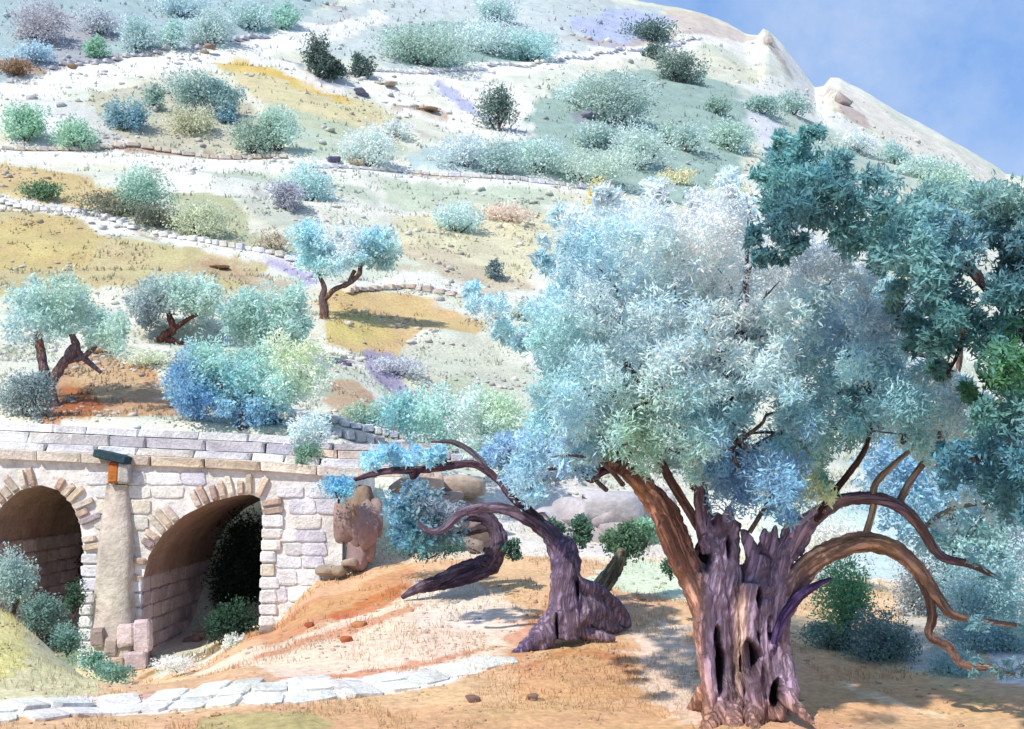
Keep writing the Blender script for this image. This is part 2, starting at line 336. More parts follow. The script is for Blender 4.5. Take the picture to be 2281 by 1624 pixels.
# near ground
NEAR = True
patch((214, 174, 136), [(-60, 1640), (-60, 1560), (300, 1530), (560, 1400), (730, 1290), (900, 1255), (1240, 1240), (1530, 1290), (1800, 1450), (2340, 1540), (2340, 1700), (-60, 1700)], .95)
patch((214, 206, 166), [(-60, 1320), (30, 1345), (110, 1400), (200, 1460), (290, 1510), (220, 1540), (60, 1590), (-60, 1600)], 1)
patch((222, 208, 120), [(-60, 1330), (20, 1350), (60, 1480), (-60, 1560)], .5)
patch((238, 218, 198), [(420, 1500), (700, 1410), (960, 1300), (1130, 1330), (1190, 1400), (1130, 1460), (900, 1500), (620, 1510)], .75)
patch((232, 218, 204), [(900, 1290), (1050, 1290), (1110, 1350), (1080, 1400), (930, 1400)], .7)
patch((200, 138, 96), [(480, 1455), (640, 1375), (740, 1330), (920, 1255), (930, 1290), (760, 1370), (620, 1440)], .7)
band((190, 106, 62), [(740, 1378), (830, 1345), (905, 1310)], 36, .85)
band((200, 128, 88), [(560, 1470), (700, 1425), (840, 1385), (940, 1345)], 16, .7)
patch((196, 132, 92), [(1120, 1420), (1190, 1380), (1230, 1290), (1220, 1400), (1150, 1480)], .7)
band((196, 120, 82), [(640, 1515), (850, 1495), (1000, 1465), (1120, 1440)], 12, .7)
band((240, 236, 238), [(-60, 1592), (200, 1574), (480, 1552), (760, 1534), (980, 1503), (1110, 1472)], 44, .9)
patch((206, 160, 118), [(380, 1600), (900, 1580), (1300, 1565), (1560, 1570), (1560, 1640), (380, 1660)], .6)
patch((172, 164, 112), [(440, 1600), (700, 1585), (760, 1640), (420, 1650)], .8)
patch((210, 160, 116), [(1150, 1490), (1250, 1440), (1450, 1440), (1520, 1520), (1400, 1560), (1150, 1560)], .8)
band((180, 108, 70), [(1170, 1490), (1270, 1450), (1380, 1470), (1410, 1520)], 14, .6)
band((184, 108, 66), [(200, 1570), (330, 1550), (400, 1545)], 16, .6)
patch((236, 216, 200), [(1440, 1370), (1530, 1400), (1560, 1500), (1580, 1620), (1500, 1600), (1440, 1540), (1400, 1450)], .7, 2.0)
patch((214, 168, 126), [(1780, 1500), (1850, 1440), (2000, 1500), (2100, 1530), (2290, 1560), (2290, 1600), (2000, 1580), (1800, 1640)], .9)
patch((232, 206, 170), [(1790, 1400), (1900, 1430), (2060, 1490), (2150, 1520), (2000, 1490), (1800, 1450)], .8)
band((230, 210, 180), [(1860, 1520), (1980, 1560), (2100, 1600)], 14, .6)
patch((176, 166, 112), [(2080, 1500), (2140, 1540), (2230, 1570), (2160, 1570)], .7)
patch((232, 224, 226), [(2180, 1420), (2330, 1380), (2330, 1530), (2230, 1520)], .8)
patch((205, 222, 196), [(1300, 1290), (1400, 1240), (1520, 1260), (1530, 1340), (1400, 1320)], .85)
patch((214, 208, 204), [(870, 1060), (1080, 1080), (1200, 1060), (1400, 1100), (1480, 1180), (1490, 1240), (1200, 1240), (900, 1230)], .8)
patch((176, 204, 212), [(1700, 1130), (2300, 1020), (2340, 1260), (1900, 1290), (1800, 1300)], .7)
patch((196, 214, 196), [(1690, 1160), (1900, 1130), (1940, 1190), (1760, 1250)], .6)
patch((190, 196, 196), [(2010, 1250), (2150, 1280), (2160, 1480), (2020, 1500)], .7)
patch((205, 224, 205), [(330, 1480), (470, 1440), (560, 1405), (500, 1450), (360, 1510)], .8)
band((150, 112, 70), [(310, 1510), (420, 1470), (520, 1420), (565, 1400)], 18, .8)
band((110, 150, 128), [(-20, 1290), (80, 1400), (180, 1470), (290, 1515)], 26, .7)

def in_poly(P, poly):
    x, y = P[:, 0], P[:, 1]; r = np.zeros(len(P), bool); j = len(poly) - 1
    for i in range(len(poly)):
        xi, yi, xj, yj = poly[i][0], poly[i][1], poly[j][0], poly[j][1]
        if yi != yj:
            c = ((yi > y) != (yj > y)) & (x < (xj - xi) * (y - yi) / (yj - yi) + xi); r ^= c
        j = i
    return r
def cover(x, y):
    uv = ground_uv(x, y)
    n = np.stack([fbm(uv[:, 0] * 55, uv[:, 1] * 60, 71, 4), fbm(uv[:, 0] * 55 + 9, uv[:, 1] * 60, 83, 4)], -1)
    amp = np.array([.020, .020])
    slope_z = np.clip((y - 24) / 10, 0, 1)[:, None]
    uvn = uv + n * amp * (1.5 - .3 * slope_z)
    c0 = lin((246, 244, 234)) * KG; cn_ = lin((222, 188, 150)) * KG
    t = np.clip((y - 19) / 4, 0, 1)[:, None]
    C = cn_ * (1 - t) + c0 * t
    g = (fbm(uv[:, 0] * 22, uv[:, 1] * 26, 5, 3) + .5)[:, None]
    C = C * (1 - .75 * t * g) + .75 * t * g * (lin((190, 204, 176)) * KG)
    g = np.clip(fbm(uv[:, 0] * 12 + 4, uv[:, 1] * 20, 15, 3) * 2.4 + .3, 0, 1)[:, None]; C = C * (1 - .36 * t * g) + .36 * t * g * (lin((228, 216, 172)) * KG)
    for poly, rgb, a, rg in PATCH:
        a = a * (.82 if rgb.min() > .68 else 1)
        lo, hi = poly.min(0) - .03, poly.max(0) + .03
        idx = np.where((uv[:, 0] > lo[0]) & (uv[:, 0] < hi[0]) & (uv[:, 1] > lo[1]) & (uv[:, 1] < hi[1]))[0]
        if not len(idx): continue
        w1 = np.zeros(len(idx))
        for k in (0, .25, .5, .75, 1.0, 1.25, 1.5, 1.8):
            w1 += in_poly(uv[idx] + (uvn[idx] - uv[idx]) * k * rg, poly) / 8
        w1 = (w1 * a)[:, None]
        C[idx] = C[idx] * (1 - w1) + w1 * rgb
    tt = np.clip((y - 23) / 5, 0, 1)[:, None]
    return np.clip(C * (1.22 - .30 * tt), 0, .84)

# ------------------------------------------------------------------ ground mesh
cs = np.concatenate([np.arange(-3600, -100, 110), np.arange(-100, 2381, 3.6), np.arange(2400, 5900, 110)])
yy = np.concatenate([[-40, -25, -12, -4, 0, 3, 6, 8, 9.3], 1 / np.linspace(1 / 10, 1 / 26, 175), np.geomspace(26.1, YR, 300), [152, 155, 160, 170, 185, 210, 260, 400, 900, 2500]])
CC, YY = np.meshgrid(cs, yy)
XX = (CC - CX) / F * np.maximum(YY, 10)
ZZ = H(XX, YY)
V = np.stack([XX, YY, ZZ], -1).reshape(-1, 3)
nr, ncn = CC.shape
ii = np.arange(nr * ncn).reshape(nr, ncn)
Q = np.stack([ii[:-1, :-1], ii[:-1, 1:], ii[1:, 1:], ii[1:, :-1]], -1).reshape(-1, 4)
ground = mesh_obj('ground', V, Q, M_ground, cols=cover(V[:, 0], V[:, 1]), smooth=True)
tag(ground, kind='structure', label='terraced limestone hillside falling to ochre earth around the old olives')

# ------------------------------------------------------------------ foliage
def leaf_cloud(centers, radii, ncl, per, leaf, color_fn, squash=1.0, spread=.16, asp=.32, up=0.0):
    """leaves on twigs through a set of rounded volumes -> verts, quads, colours"""
    centers = np.asarray(centers, float); radii = np.asarray(radii, float)
    if radii.ndim == 1: radii = np.stack([radii, radii, radii * squash], 1)
    ncl = np.broadcast_to(ncl, (len(centers),)).astype(int)
    bi = np.repeat(np.arange(len(centers)), ncl)
    d = RNG.normal(size=(len(bi), 3)); d /= np.linalg.norm(d, axis=1, keepdims=True)
    r = RNG.random(len(bi)) ** .42
    tw = centers[bi] + d * radii[bi] * r[:, None]
    n = len(bi) * per
    ti = np.repeat(np.arange(len(bi)), per)
    out_ = d[ti]
    R_ = radii[bi][ti].mean(1)
    pos = tw[ti] + RNG.normal(size=(n, 3)) * (R_ * spread)[:, None]
    ax = out_ * .9 + RNG.normal(size=(n, 3)) * .75; ax[:, 2] += up; ax /= np.linalg.norm(ax, axis=1, keepdims=True)
    nm = RNG.normal(size=(n, 3)) * .6 + out_ * .9 + np.array([0, -.25, .35]); sd_ = np.cross(ax, nm); sd_ /= np.linalg.norm(sd_, axis=1, keepdims=True) + 1e-9
    Ls = (np.asarray(leaf) * (0.65 + .7 * RNG.random(n)))[:, None]
    W = Ls * asp
    a = pos - ax * Ls * .5; b = pos + sd_ * W * .5 + ax * Ls * .05; c = pos + ax * Ls * .5; e = pos - sd_ * W * .5 + ax * Ls * .05
    V = np.stack([a, b, c, e], 1).reshape(-1, 3)
    Fq = np.arange(4 * n).reshape(n, 4)
    C = color_fn(pos, bi[ti])
    C = C * (0.86 + .28 * RNG.random((n, 1))) * (1 + .10 * RNG.normal(size=(len(bi), 1)))[ti]
    return V, Fq, np.repeat(np.clip(C, .004, .95), 4, 0)

def proj(P):
    P = np.asarray(P, float) - np.array(CAM)
    c, s = math.cos(PITCH), math.sin(PITCH)
    f = P[:, 1] * c + P[:, 2] * s; u = -P[:, 1] * s + P[:, 2] * c
    return np.stack([CX + F * P[:, 0] / f, CY - F * u / f], -1)

def spots_fn(spots, Y, KL, jitter=30):
    """leaf colour varies over the tree: each spot is a place in the crown with its own leaf colour"""
    sp = np.array([list(at(s[0], s[1], Y)) for s in spots]); cc = soft(np.array([lin(s[2]) for s in spots])) * KL
    jj = mpx(jitter, Y)
    def fn(pos, bi):
        q = pos + RNG.normal(size=pos.shape) * jj
        q2 = q[:, [0, 2]][:, None, :] - sp[None][:, :, [0, 2]]
        d2 = (q2 ** 2).sum(-1) / mpx(40, Y) ** 2 + .05
        wt = d2 ** -2.0; wt /= wt.sum(1, keepdims=True)
        return wt @ cc
    return fn

KL = 1.66
def crown_poly(poly, Yc, depth, rad, nb, ncl, per, leaf, spots, y_of=None, holes=(), asp=.3, spread=.16, squash=.9, edge=.5, jitter=30, up=0.0):
    """fill an outline with rounded leafy volumes at several depths"""
    P = np.array(poly, float); lo, hi = P.min(0), P.max(0)
    C_, R_ = [], []; tries = 0
    while len(C_) < nb and tries < nb * 60:
        tries += 1
        p = lo + (hi - lo) * RNG.random(2); r = rad * (.65 + .7 * RNG.random())
        ang = RNG.random(6) * 6.283
        t = np.stack([p[0] + np.cos(ang) * r * edge, p[1] + np.sin(ang) * r * edge], 1)
        t = np.concatenate([t, p[None]], 0)
        if not in_poly(t, P).all(): continue
        if any(in_poly(t, np.array(h, float)).any() for h in holes): continue
        Y = Yc + (RNG.random() - .5) * depth
        C_.append(list(at(p[0], p[1], Y))); R_.append(mpx(r, Y))
    return leaf_cloud(C_, R_, ncl, per, leaf, spots_fn(spots, Yc, KL, jitter), squash=squash, spread=spread, asp=asp, up=up)

# ------------------------------------------------------------------ wood
def catmull(pts, n=8):
    P = [Vector(p) for p in pts]; out_ = []
    for i in range(len(P) - 1):
        p0, p1, p2, p3 = P[max(i - 1, 0)], P[i], P[i + 1], P[min(i + 2, len(P) - 1)]
        for k in range(n):
            t = k / n
            out_.append(.5 * ((2 * p1) + (-p0 + p2) * t + (2 * p0 - 5 * p1 + 4 * p2 - p3) * t * t + (-p0 + 3 * p1 - 3 * p2 + p3) * t ** 3))
    out_.append(P[-1]); return out_
def tube(pts, rad, sides=10, n=6, wob=.12, seed=0, cap=True):
    """pts world, rad metres per point"""
    c = catmull([(*p, ) for p in pts], n)
    rr = np.interp(np.linspace(0, len(rad) - 1, len(c)), range(len(rad)), rad)
    V, Fq = [], []
    up = Vector((0.13, 1, 0.07)).normalized()
    for i, p in enumerate(c):
        d = (c[min(i + 1, len(c) - 1)] - c[max(i - 1, 0)]).normalized()
        a = d.cross(up); a = (a if a.length > .05 else d.cross(Vector((1, 0, 0)))).normalized(); b = d.cross(a)
        for k in range(sides):
            t = 2 * math.pi * k / sides
            q = p + (a * math.cos(t) + b * math.sin(t)) * rr[i]
            q += (q - p) * wob * 2 * mnoise.noise(Vector((q.x * 5 + seed, q.y * 5, q.z * 3)) * (.15 / max(rr[i], .02)) * 1.5)
            V.append(q[:])
    for i in range(len(c) - 1):
        for k in range(sides):
            k2 = (k + 1) % sides
            Fq.append((i * sides + k, i * sides + k2, (i + 1) * sides + k2, (i + 1) * sides + k))
    n0 = len(V); V.append(c[0][:]); V.append(c[-1][:])
    for k in range(sides):
        k2 = (k + 1) % sides
        Fq.append((n0, k2, k, n0)); Fq.append((n0 + 1, (len(c) - 1) * sides + k, (len(c) - 1) * sides + k2, n0 + 1))
    return V, Fq
def pxtube(pts, **kw):
    """pts: (px, py, Y, radius in sheet units)"""
    return tube([at(p[0], p[1], p[2]) for p in pts], [mpx(p[3], p[2]) for p in pts], **kw)
def add_geo(acc, g):
    o = len(acc[0]); acc[0].extend(g[0]); acc[1].extend([tuple(i + o for i in f) for f in g[1]])
def raw_mesh(name, V, Fl):
    m = bpy.data.meshes.new(name); m.from_pydata([tuple(v) for v in V], [], [tuple(dict.fromkeys(f)) for f in Fl]); m.update(); return m
def fuse(name, V, Fl, voxel, mat, parent, groove=.02, gfreq=9, palette=None, dents=(), smooth_it=2, axis=None):
    """melt overlapping tubes into one continuous gnarled body"""
    m = raw_mesh(name, V, Fl); o = bpy.data.objects.new(name, m); COL.objects.link(o)
    rm = o.modifiers.new('r', 'REMESH'); rm.mode = 'VOXEL'; rm.voxel_size = voxel
    sm = o.modifiers.new('s', 'SMOOTH'); sm.iterations = smooth_it; sm.factor = .5
    dg = bpy.context.evaluated_depsgraph_get(); me = bpy.data.meshes.new_from_object(o.evaluated_get(dg)); 
    bpy.data.objects.remove(o); bpy.data.meshes.remove(m)
    n = len(me.vertices); co = np.empty(n * 3, np.float32); me.vertices.foreach_get('co', co); co = co.reshape(-1, 3)
    no = np.empty(n * 3, np.float32); me.vertices.foreach_get('normal', no); no = no.reshape(-1, 3)
    tw = co[:, 2] * .9
    if axis is not None:
        A = np.array([q[:] for q in catmull(axis, 8)]); sl = np.concatenate([[0], np.cumsum(np.linalg.norm(np.diff(A, axis=0), axis=1))])
        k = ((co[:, None, :] - A[None]) ** 2).sum(-1).argmin(1); dv = np.gradient(A, axis=0); dv /= np.linalg.norm(dv, axis=1, keepdims=True) + 1e-9
        e2 = np.cross(dv, [0, 1, 0]); rel = co - A[k]; ss = sl[k] + (rel * dv[k]).sum(1)
        bk = np.stack([rel[:, 1], (rel * e2[k]).sum(1), ss * .12], 1); tw = ss * .5
        g = fbm(bk[:, 0] * gfreq * 1.5 + tw, bk[:, 1] * gfreq * 1.5 + bk[:, 2] * 6, 3, 4)
    else:
        bk = co * np.array([1, 1, .11]) + np.array([0.14, 0, 0]) * np.sin(co[:, 2:3] * 2)
        g = fbm(co[:, 0] * gfreq + tw * 2.2, co[:, 2] * gfreq * .22 + co[:, 1] * gfreq * .5, 3, 4)
    g2 = fbm(co[:, 0] * gfreq * 4 + tw * 6, co[:, 2] * gfreq * .7 + co[:, 1] * gfreq * 2.5, 8, 3)
    g2 = .3 - 2 * np.abs(g2)
    rid = -np.abs(g) * 2 + .35
    co = co + no * (rid * groove * 1.6 + g2 * groove * .8)[:, None]
    cols = palette(co, no) if palette else np.tile(lin((130, 105, 110)) * .8, (n, 1))
    cols = cols * (1 + rid * .35)[:, None]
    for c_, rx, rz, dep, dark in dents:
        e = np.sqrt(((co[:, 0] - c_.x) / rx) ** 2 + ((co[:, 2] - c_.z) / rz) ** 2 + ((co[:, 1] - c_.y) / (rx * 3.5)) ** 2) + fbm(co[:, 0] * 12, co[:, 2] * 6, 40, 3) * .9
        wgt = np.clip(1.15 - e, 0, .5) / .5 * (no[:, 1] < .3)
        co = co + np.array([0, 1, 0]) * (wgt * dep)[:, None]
        cols = cols * (1 - wgt[:, None])+ wgt[:, None] * lin(dark) * .5  # hollows also painted dark, deepening the shade of the dents
    me.vertices.foreach_set('co', (co - np.array(parent.location, np.float32)).astype(np.float32).ravel())
    a = me.color_attributes.new('tint', 'FLOAT_COLOR', 'POINT')
    a.data.foreach_set('color', np.concatenate([np.clip(cols, .004, .9), np.ones((n, 1))], 1).astype(np.float32).ravel())
    me.polygons.foreach_set('use_smooth', np.ones(len(me.polygons), bool))
    set_bark(me, bk)
    me.materials.clear(); me.materials.append(mat); me.name = name; me.update()
    o = bpy.data.objects.new(name, me); COL.objects.link(o); o.parent = parent
    return o
def wood(name, pts, parent, rgb, rgb2=None, sides=9, wob=.16, seed=0):
    V_, F_ = pxtube(pts, sides=sides, wob=wob, seed=seed)
    V_ = np.array(V_); t = (fbm(V_[:, 0] * 3 + seed, V_[:, 2] * 3, 4, 3) + .5)[:, None]
    c = lin(rgb) * (1 - t) + lin(rgb2 or rgb) * t
    return mesh_obj(name, V_, np.array(F_), M_bark, parent, cols=c * .85, smooth=True)

# ------------------------------------------------------------------ stones
def stone_meshes(n, seed, tint, mat, rough=.12, bev=.13):
    r = random.Random(seed); res = []
    for i in range(n):
        bm = bmesh.new(); bmesh.ops.create_cube(bm, size=1)
        bmesh.ops.bevel(bm, geom=list(bm.edges), offset=bev, segments=1, affect='EDGES')
        for v in bm.verts:
            v.co += Vector((r.uniform(-1, 1), r.uniform(-1, 1), r.uniform(-1, 1))) * rough * .4
            v.co.x += v.co.z * r.uniform(-.02, .02)
        m = bpy.data.meshes.new('stone'); bm.to_mesh(m); bm.free()
        a = m.color_attributes.new('tint', 'FLOAT_COLOR', 'POINT')
        c = np.minimum(lin(tint[i % len(tint)]) * KG * 1.15, .82)
        a.data.foreach_set('color', np.tile([*c, 1], (len(m.vertices), 1)).astype(np.float32).ravel())
        m.materials.append(mat); res.append(m)
    return res
def put(name, mesh, parent, loc, scale, rot=(0, 0, 0)):
    o = bpy.data.objects.new(name, mesh); COL.objects.link(o); o.parent = parent
    b = parent.location if parent is not None else Vector((0, 0, 0))
    o.location = Vector(loc) - b; o.scale = scale; o.rotation_euler = rot
    return o

# ================================================================== BRIDGE
YB, YBK = 20.0, 24.6
def bx_(px, row=1250): return at(px, row, YB).x
def bz_(px, row): return at(px, row, YB).z
TOPL = [(-420, 1005), (0, 1022), (300, 1036), (600, 1050), (760, 1062)]
tx = [bx_(p, r) for p, r in TOPL]; tz = [bz_(p, r) for p, r in TOPL]
def topz(x): return float(np.interp(x, tx, tz))
ARCH1 = [(-28, 1215), (-18, 1170), (5, 1125), (45, 1092), (90, 1080), (130, 1092), (162, 1125), (180, 1170), (187, 1230)]
ARCH2 = [(316, 1300), (330, 1240), (362, 1190), (410, 1148), (470, 1118), (530, 1103), (562, 1102), (582, 1112), (586, 1150)]
arches = []
for A in (ARCH1, ARCH2):
    arches.append(([bx_(p, r) for p, r in A], [bz_(p, r) for p, r in A]))
def open_z(x):
    for ax, az in arches:
        if ax[0] < x < ax[-1]: return float(np.interp(x, ax, az))
    return None
bridge = empty('stone_bridge', (bx_(300), YB, -1.0), 'whitewashed old stone bridge with two round arches over the gully', 'bridge')
xs = sorted(set([round(v, 4) for v in np.arange(bx_(-420), bx_(765), .06)] + [ax[0] for ax, _ in arches] + [ax[-1] for ax, _ in arches]))
V_, F_, Cc = [], [], []
def quad(a, b, c, d, col):
    o = len(V_); V_.extend([a, b, c, d]); F_.append((o, o + 1, o + 2, o + 3)); Cc.extend([col] * 4)
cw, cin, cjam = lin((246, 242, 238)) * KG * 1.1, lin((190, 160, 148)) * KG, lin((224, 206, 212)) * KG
ZB = -2.0
for x0, x1 in zip(xs[:-1], xs[1:]):
    xm = (x0 + x1) / 2; oz = open_z(xm)
    b0 = b1 = ZB
    if oz is not None:
        A = [a for a in arches if a[0][0] < xm < a[0][-1]][0]
        b0, b1 = float(np.interp(x0, *A)), float(np.interp(x1, *A))
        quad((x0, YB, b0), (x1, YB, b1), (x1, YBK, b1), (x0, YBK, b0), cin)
    t0, t1 = topz(x0), topz(x1)
    quad((x0, YB, b0), (x1, YB, b1), (x1, YB, t1), (x0, YB, t0), cw)
    quad((x1, YBK, b1), (x0, YBK, b0), (x0, YBK, t0), (x1, YBK, t1), cw)
    quad((x0, YB, t0), (x1, YB, t1), (x1, YBK, t1), (x0, YBK, t0), cw)
for ax, az in arches:
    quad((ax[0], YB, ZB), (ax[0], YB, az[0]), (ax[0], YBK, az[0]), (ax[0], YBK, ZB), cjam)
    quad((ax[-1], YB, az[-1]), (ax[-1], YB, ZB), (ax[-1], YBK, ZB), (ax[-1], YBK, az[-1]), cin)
xe = xs[-1]; quad((xe, YB, ZB), (xe, YBK, ZB), (xe, YBK, topz(xe)), (xe, YB, topz(xe)), cw)
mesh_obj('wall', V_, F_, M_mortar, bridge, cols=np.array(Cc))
st_w = stone_meshes(10, 3, [(240, 240, 246), (236, 232, 226), (238, 238, 246), (232, 228, 224), (238, 235, 228), (228, 226, 238), (240, 240, 246), (234, 226, 210)], M_stone)
st_b = stone_meshes(5, 5, [(196, 172, 156), (180, 168, 172), (206, 180, 160), (172, 154, 150)], M_stone)
st_g = stone_meshes(5, 6, [(204, 200, 206), (212, 206, 206), (196, 194, 208)], M_stone)
st_t = stone_meshes(5, 8, [(220, 200, 180), (212, 196, 184), (226, 214, 200)], M_stone)
st_j = stone_meshes(5, 9, [(222, 202, 208), (230, 210, 210), (210, 190, 196)], M_stone)
rr = random.Random(4)
z = -1.15; row_i = 0
while z < 3.3:
    h = rr.uniform(.2, .3); x = bx_(-60) + rr.uniform(0, .3)
    while x < xe - .1:
        wd = rr.uniform(.28, .62); xm, zm = x + wd / 2, z + h / 2
        ok = zm + h / 2 < topz(xm) - .02 and xm + wd / 2 < xe
        for ax, az in arches:
            if ax[0] - .06 < xm + wd / 2 and xm - wd / 2 < ax[-1] + .06:
                zz = max(float(np.interp(np.clip(q, ax[0], ax[-1]), ax, az)) for q in (xm - wd / 2, xm, xm + wd / 2))
                if zm - h / 2 < zz + .27 : 
                    ok = False
                    # squeeze the stone beside the jamb
        if ok and Hs(xm, YB - .15) < zm + h / 2:
            put('stone', rr.choice(st_w), bridge, (xm, YB - .005, zm), (wd * .97, .045 + rr.random() * .03, h * .95), (rr.uniform(-.02, .02), rr.uniform(-.015, .015), rr.uniform(-.015, .015)))
        x += wd + .012
    z += h + .012
# pier stones between the two openings and arch stones
for ai, (ax, az) in enumerate(arches):
    pts = [Vector((a, 0, b)) for a, b in zip(ax, az)]
    ln = [0]
    for a, b in zip(pts[:-1], pts[1:]): ln.append(ln[-1] + (b - a).length)
    n = int(ln[-1] / .15)
    for k in range(n):
        s = (k + .5) / n * ln[-1]; c = Vector((np.interp(s, ln, ax), 0, np.interp(s, ln, az)))
        c2 = Vector((np.interp(min(s + .05, ln[-1]), ln, ax), 0, np.interp(min(s + .05, ln[-1]), ln, az))); c1 = Vector((np.interp(max(s - .05, 0), ln, ax), 0, np.interp(max(s - .05, 0), ln, az)))
        d = (c2 - c1).normalized(); nrm = Vector((-d.z, 0, d.x)); L_ = rr.uniform(.2, .42)
        p = c + nrm * (L_ / 2 + .01)
        if rr.random() < .3: continue
        put('arch_stone', rr.choice(st_b if rr.random() < .55 else st_t), bridge, (p.x, YB - .012, p.z), (.115, .14, L_), (0, math.atan2(nrm.x, nrm.z), 0))
    for side, xx, rows in ((0, ax[0], az[0]), (1, ax[-1], az[-1])):
        zz = -1.2
        while zz < rows - .05:
            h = rr.uniform(.18, .27)
            yq = YB + .02
            if side == 0:
                while yq < YBK - .1:
                    wq = rr.uniform(.35, .6)
                    put('stone', rr.choice(st_j), bridge, (xx, yq + wq / 2, zz + h / 2), (.07, wq * .96, h * .94), (0, 0, 0)); yq += wq + .012
            L_ = rr.uniform(.22, .4)
            put('stone', rr.choice(st_w), bridge, (xx + (L_ / 2 - .02) * (1 if side else -1), YB - .008, zz + h / 2), (L_, .12, h * .95))
            zz += h + .012
slab = {}
for k_, (q_, t_) in enumerate(((st_t, [(220, 200, 180), (212, 196, 184), (226, 214, 200)]), (st_w, [(240, 240, 246), (232, 228, 224), (240, 240, 248), (226, 224, 232)]), (st_g, [(204, 200, 206), (212, 206, 206), (196, 194, 208)]))):
    slab[id(q_)] = stone_meshes(5, 60 + k_, t_, M_stone, .07, .05)
# coping courses, stepped back one above the other
for lift0, th, yo, sts, pxa, pxb in ((0, .17, -.10, st_t, -300, 850), (.18, .13, -.03, st_w, -300, 880), (.32, .19, .08, st_g, 150, 650), (.32, .19, .08, st_w, -300, 150), (.32, .15, .08, st_t, 650, 900), (.52, .14, .14, st_w, -300, 640), (.48, .12, .16, st_g, 640, 900)):
    x = bx_(pxa, 1020)
    while x < bx_(pxb, 1020):
        wd = rr.uniform(.55, 1.1)
        sl = (topz(x + wd) - topz(x)) / wd
        put('coping_stone', rr.choice(slab[id(sts)]), bridge, (x + wd / 2, YB + yo + .28, topz(x + wd / 2) + lift0 + th / 2), (wd * .985, .6, th), (rr.uniform(-.01, .01), -math.atan(sl) + rr.uniform(-.012, .012), rr.uniform(-.01, .01)))
        x += wd + .01
# roadway over the bridge, joining the slope behind
px0, px1 = bx_(-400), bx_(900)
# water spout on the pier
sp = empty('water_spout', (bx_(262), YB - .15, bz_(262, 1080)), 'dark slate spout over a rust stained block high on the pier', 'spout')
for nm_, (pa, pb, ra, rb_), col_ in (('spout_slab', (214, 292, 1008, 1028), (52, 74, 84)), ('block', (244, 264, 1030, 1078), (186, 108, 58)), ('block', (265, 288, 1030, 1078), (210, 206, 200))):
    a = at(pa, ra, YB - .2); b = at(pb, rb_, YB - .2)
    m = stone_meshes(1, 11 + pa, [col_], M_stone, .1)[0]
    put(nm_, m, sp, ((a.x + b.x) / 2, YB - .17, (a.z + b.z) / 2), (b.x - a.x, .34 if nm_ == 'spout_slab' else .2, a.z - b.z), (0, .22 if nm_ == 'spout_slab' else 0, 0))
# buttress: battered pier under the spout
bt = empty('buttress', (bx_(270), YB - .2, bz_(270, 1480)), 'tapering beige rendered buttress standing between the two arches', 'buttress')
V_, F_ = [], []
prof = [(1080, 240, 286, .10), (1120, 236, 290, .14), (1200, 228, 300, .2), (1300, 222, 300, .28), (1400, 216, 310, .36), (1500, 205, 330, .46), (1600, 200, 340, .52)]
for r_, a_, b_, dp in prof:
    xa, xb, zc = at(a_, r_, YB).x, at(b_, r_, YB).x, at(270, r_, YB).z
    for k, (tx_, ty_) in enumerate([(0, .05), (0, -.6), (.12, -1), (.5, -1.06), (.88, -1), (1, -.6), (1, .05)]):
        V_.append((xa + (xb - xa) * tx_ + rr.uniform(-.015, .015), YB - .03 + ty_ * dp + rr.uniform(-.015, .015), zc))
for i in range(len(prof) - 1):
    for k in range(6): F_.append((i * 7 + k, i * 7 + k + 1, (i + 1) * 7 + k + 1, (i + 1) * 7 + k))
F_.append((0, 2, 4, 6))
mesh_obj('buttress_body', V_, [f[::-1] for f in F_], M_mortar, bt, cols=np.tile(lin((222, 210, 198)) * KG, (len(V_), 1)), smooth=False)
for (pa, pb, ra, rb_, s_) in [(205, 232, 1400, 1440, st_b), (236, 262, 1420, 1458, st_b), (262, 300, 1390, 1440, st_j), (300, 335, 1380, 1450, st_j), (240, 275, 1462, 1500, st_b), (280, 325, 1450, 1490, st_j)]:
    a = at(pa, ra, YB - .45); b = at(pb, rb_, YB - .45)
    put('stone', rr.choice(s_), bt, ((a.x + b.x) / 2, YB - .42, (a.z + b.z) / 2), (b.x - a.x, .2, a.z - b.z), (0, rr.uniform(-.1, .1), 0))

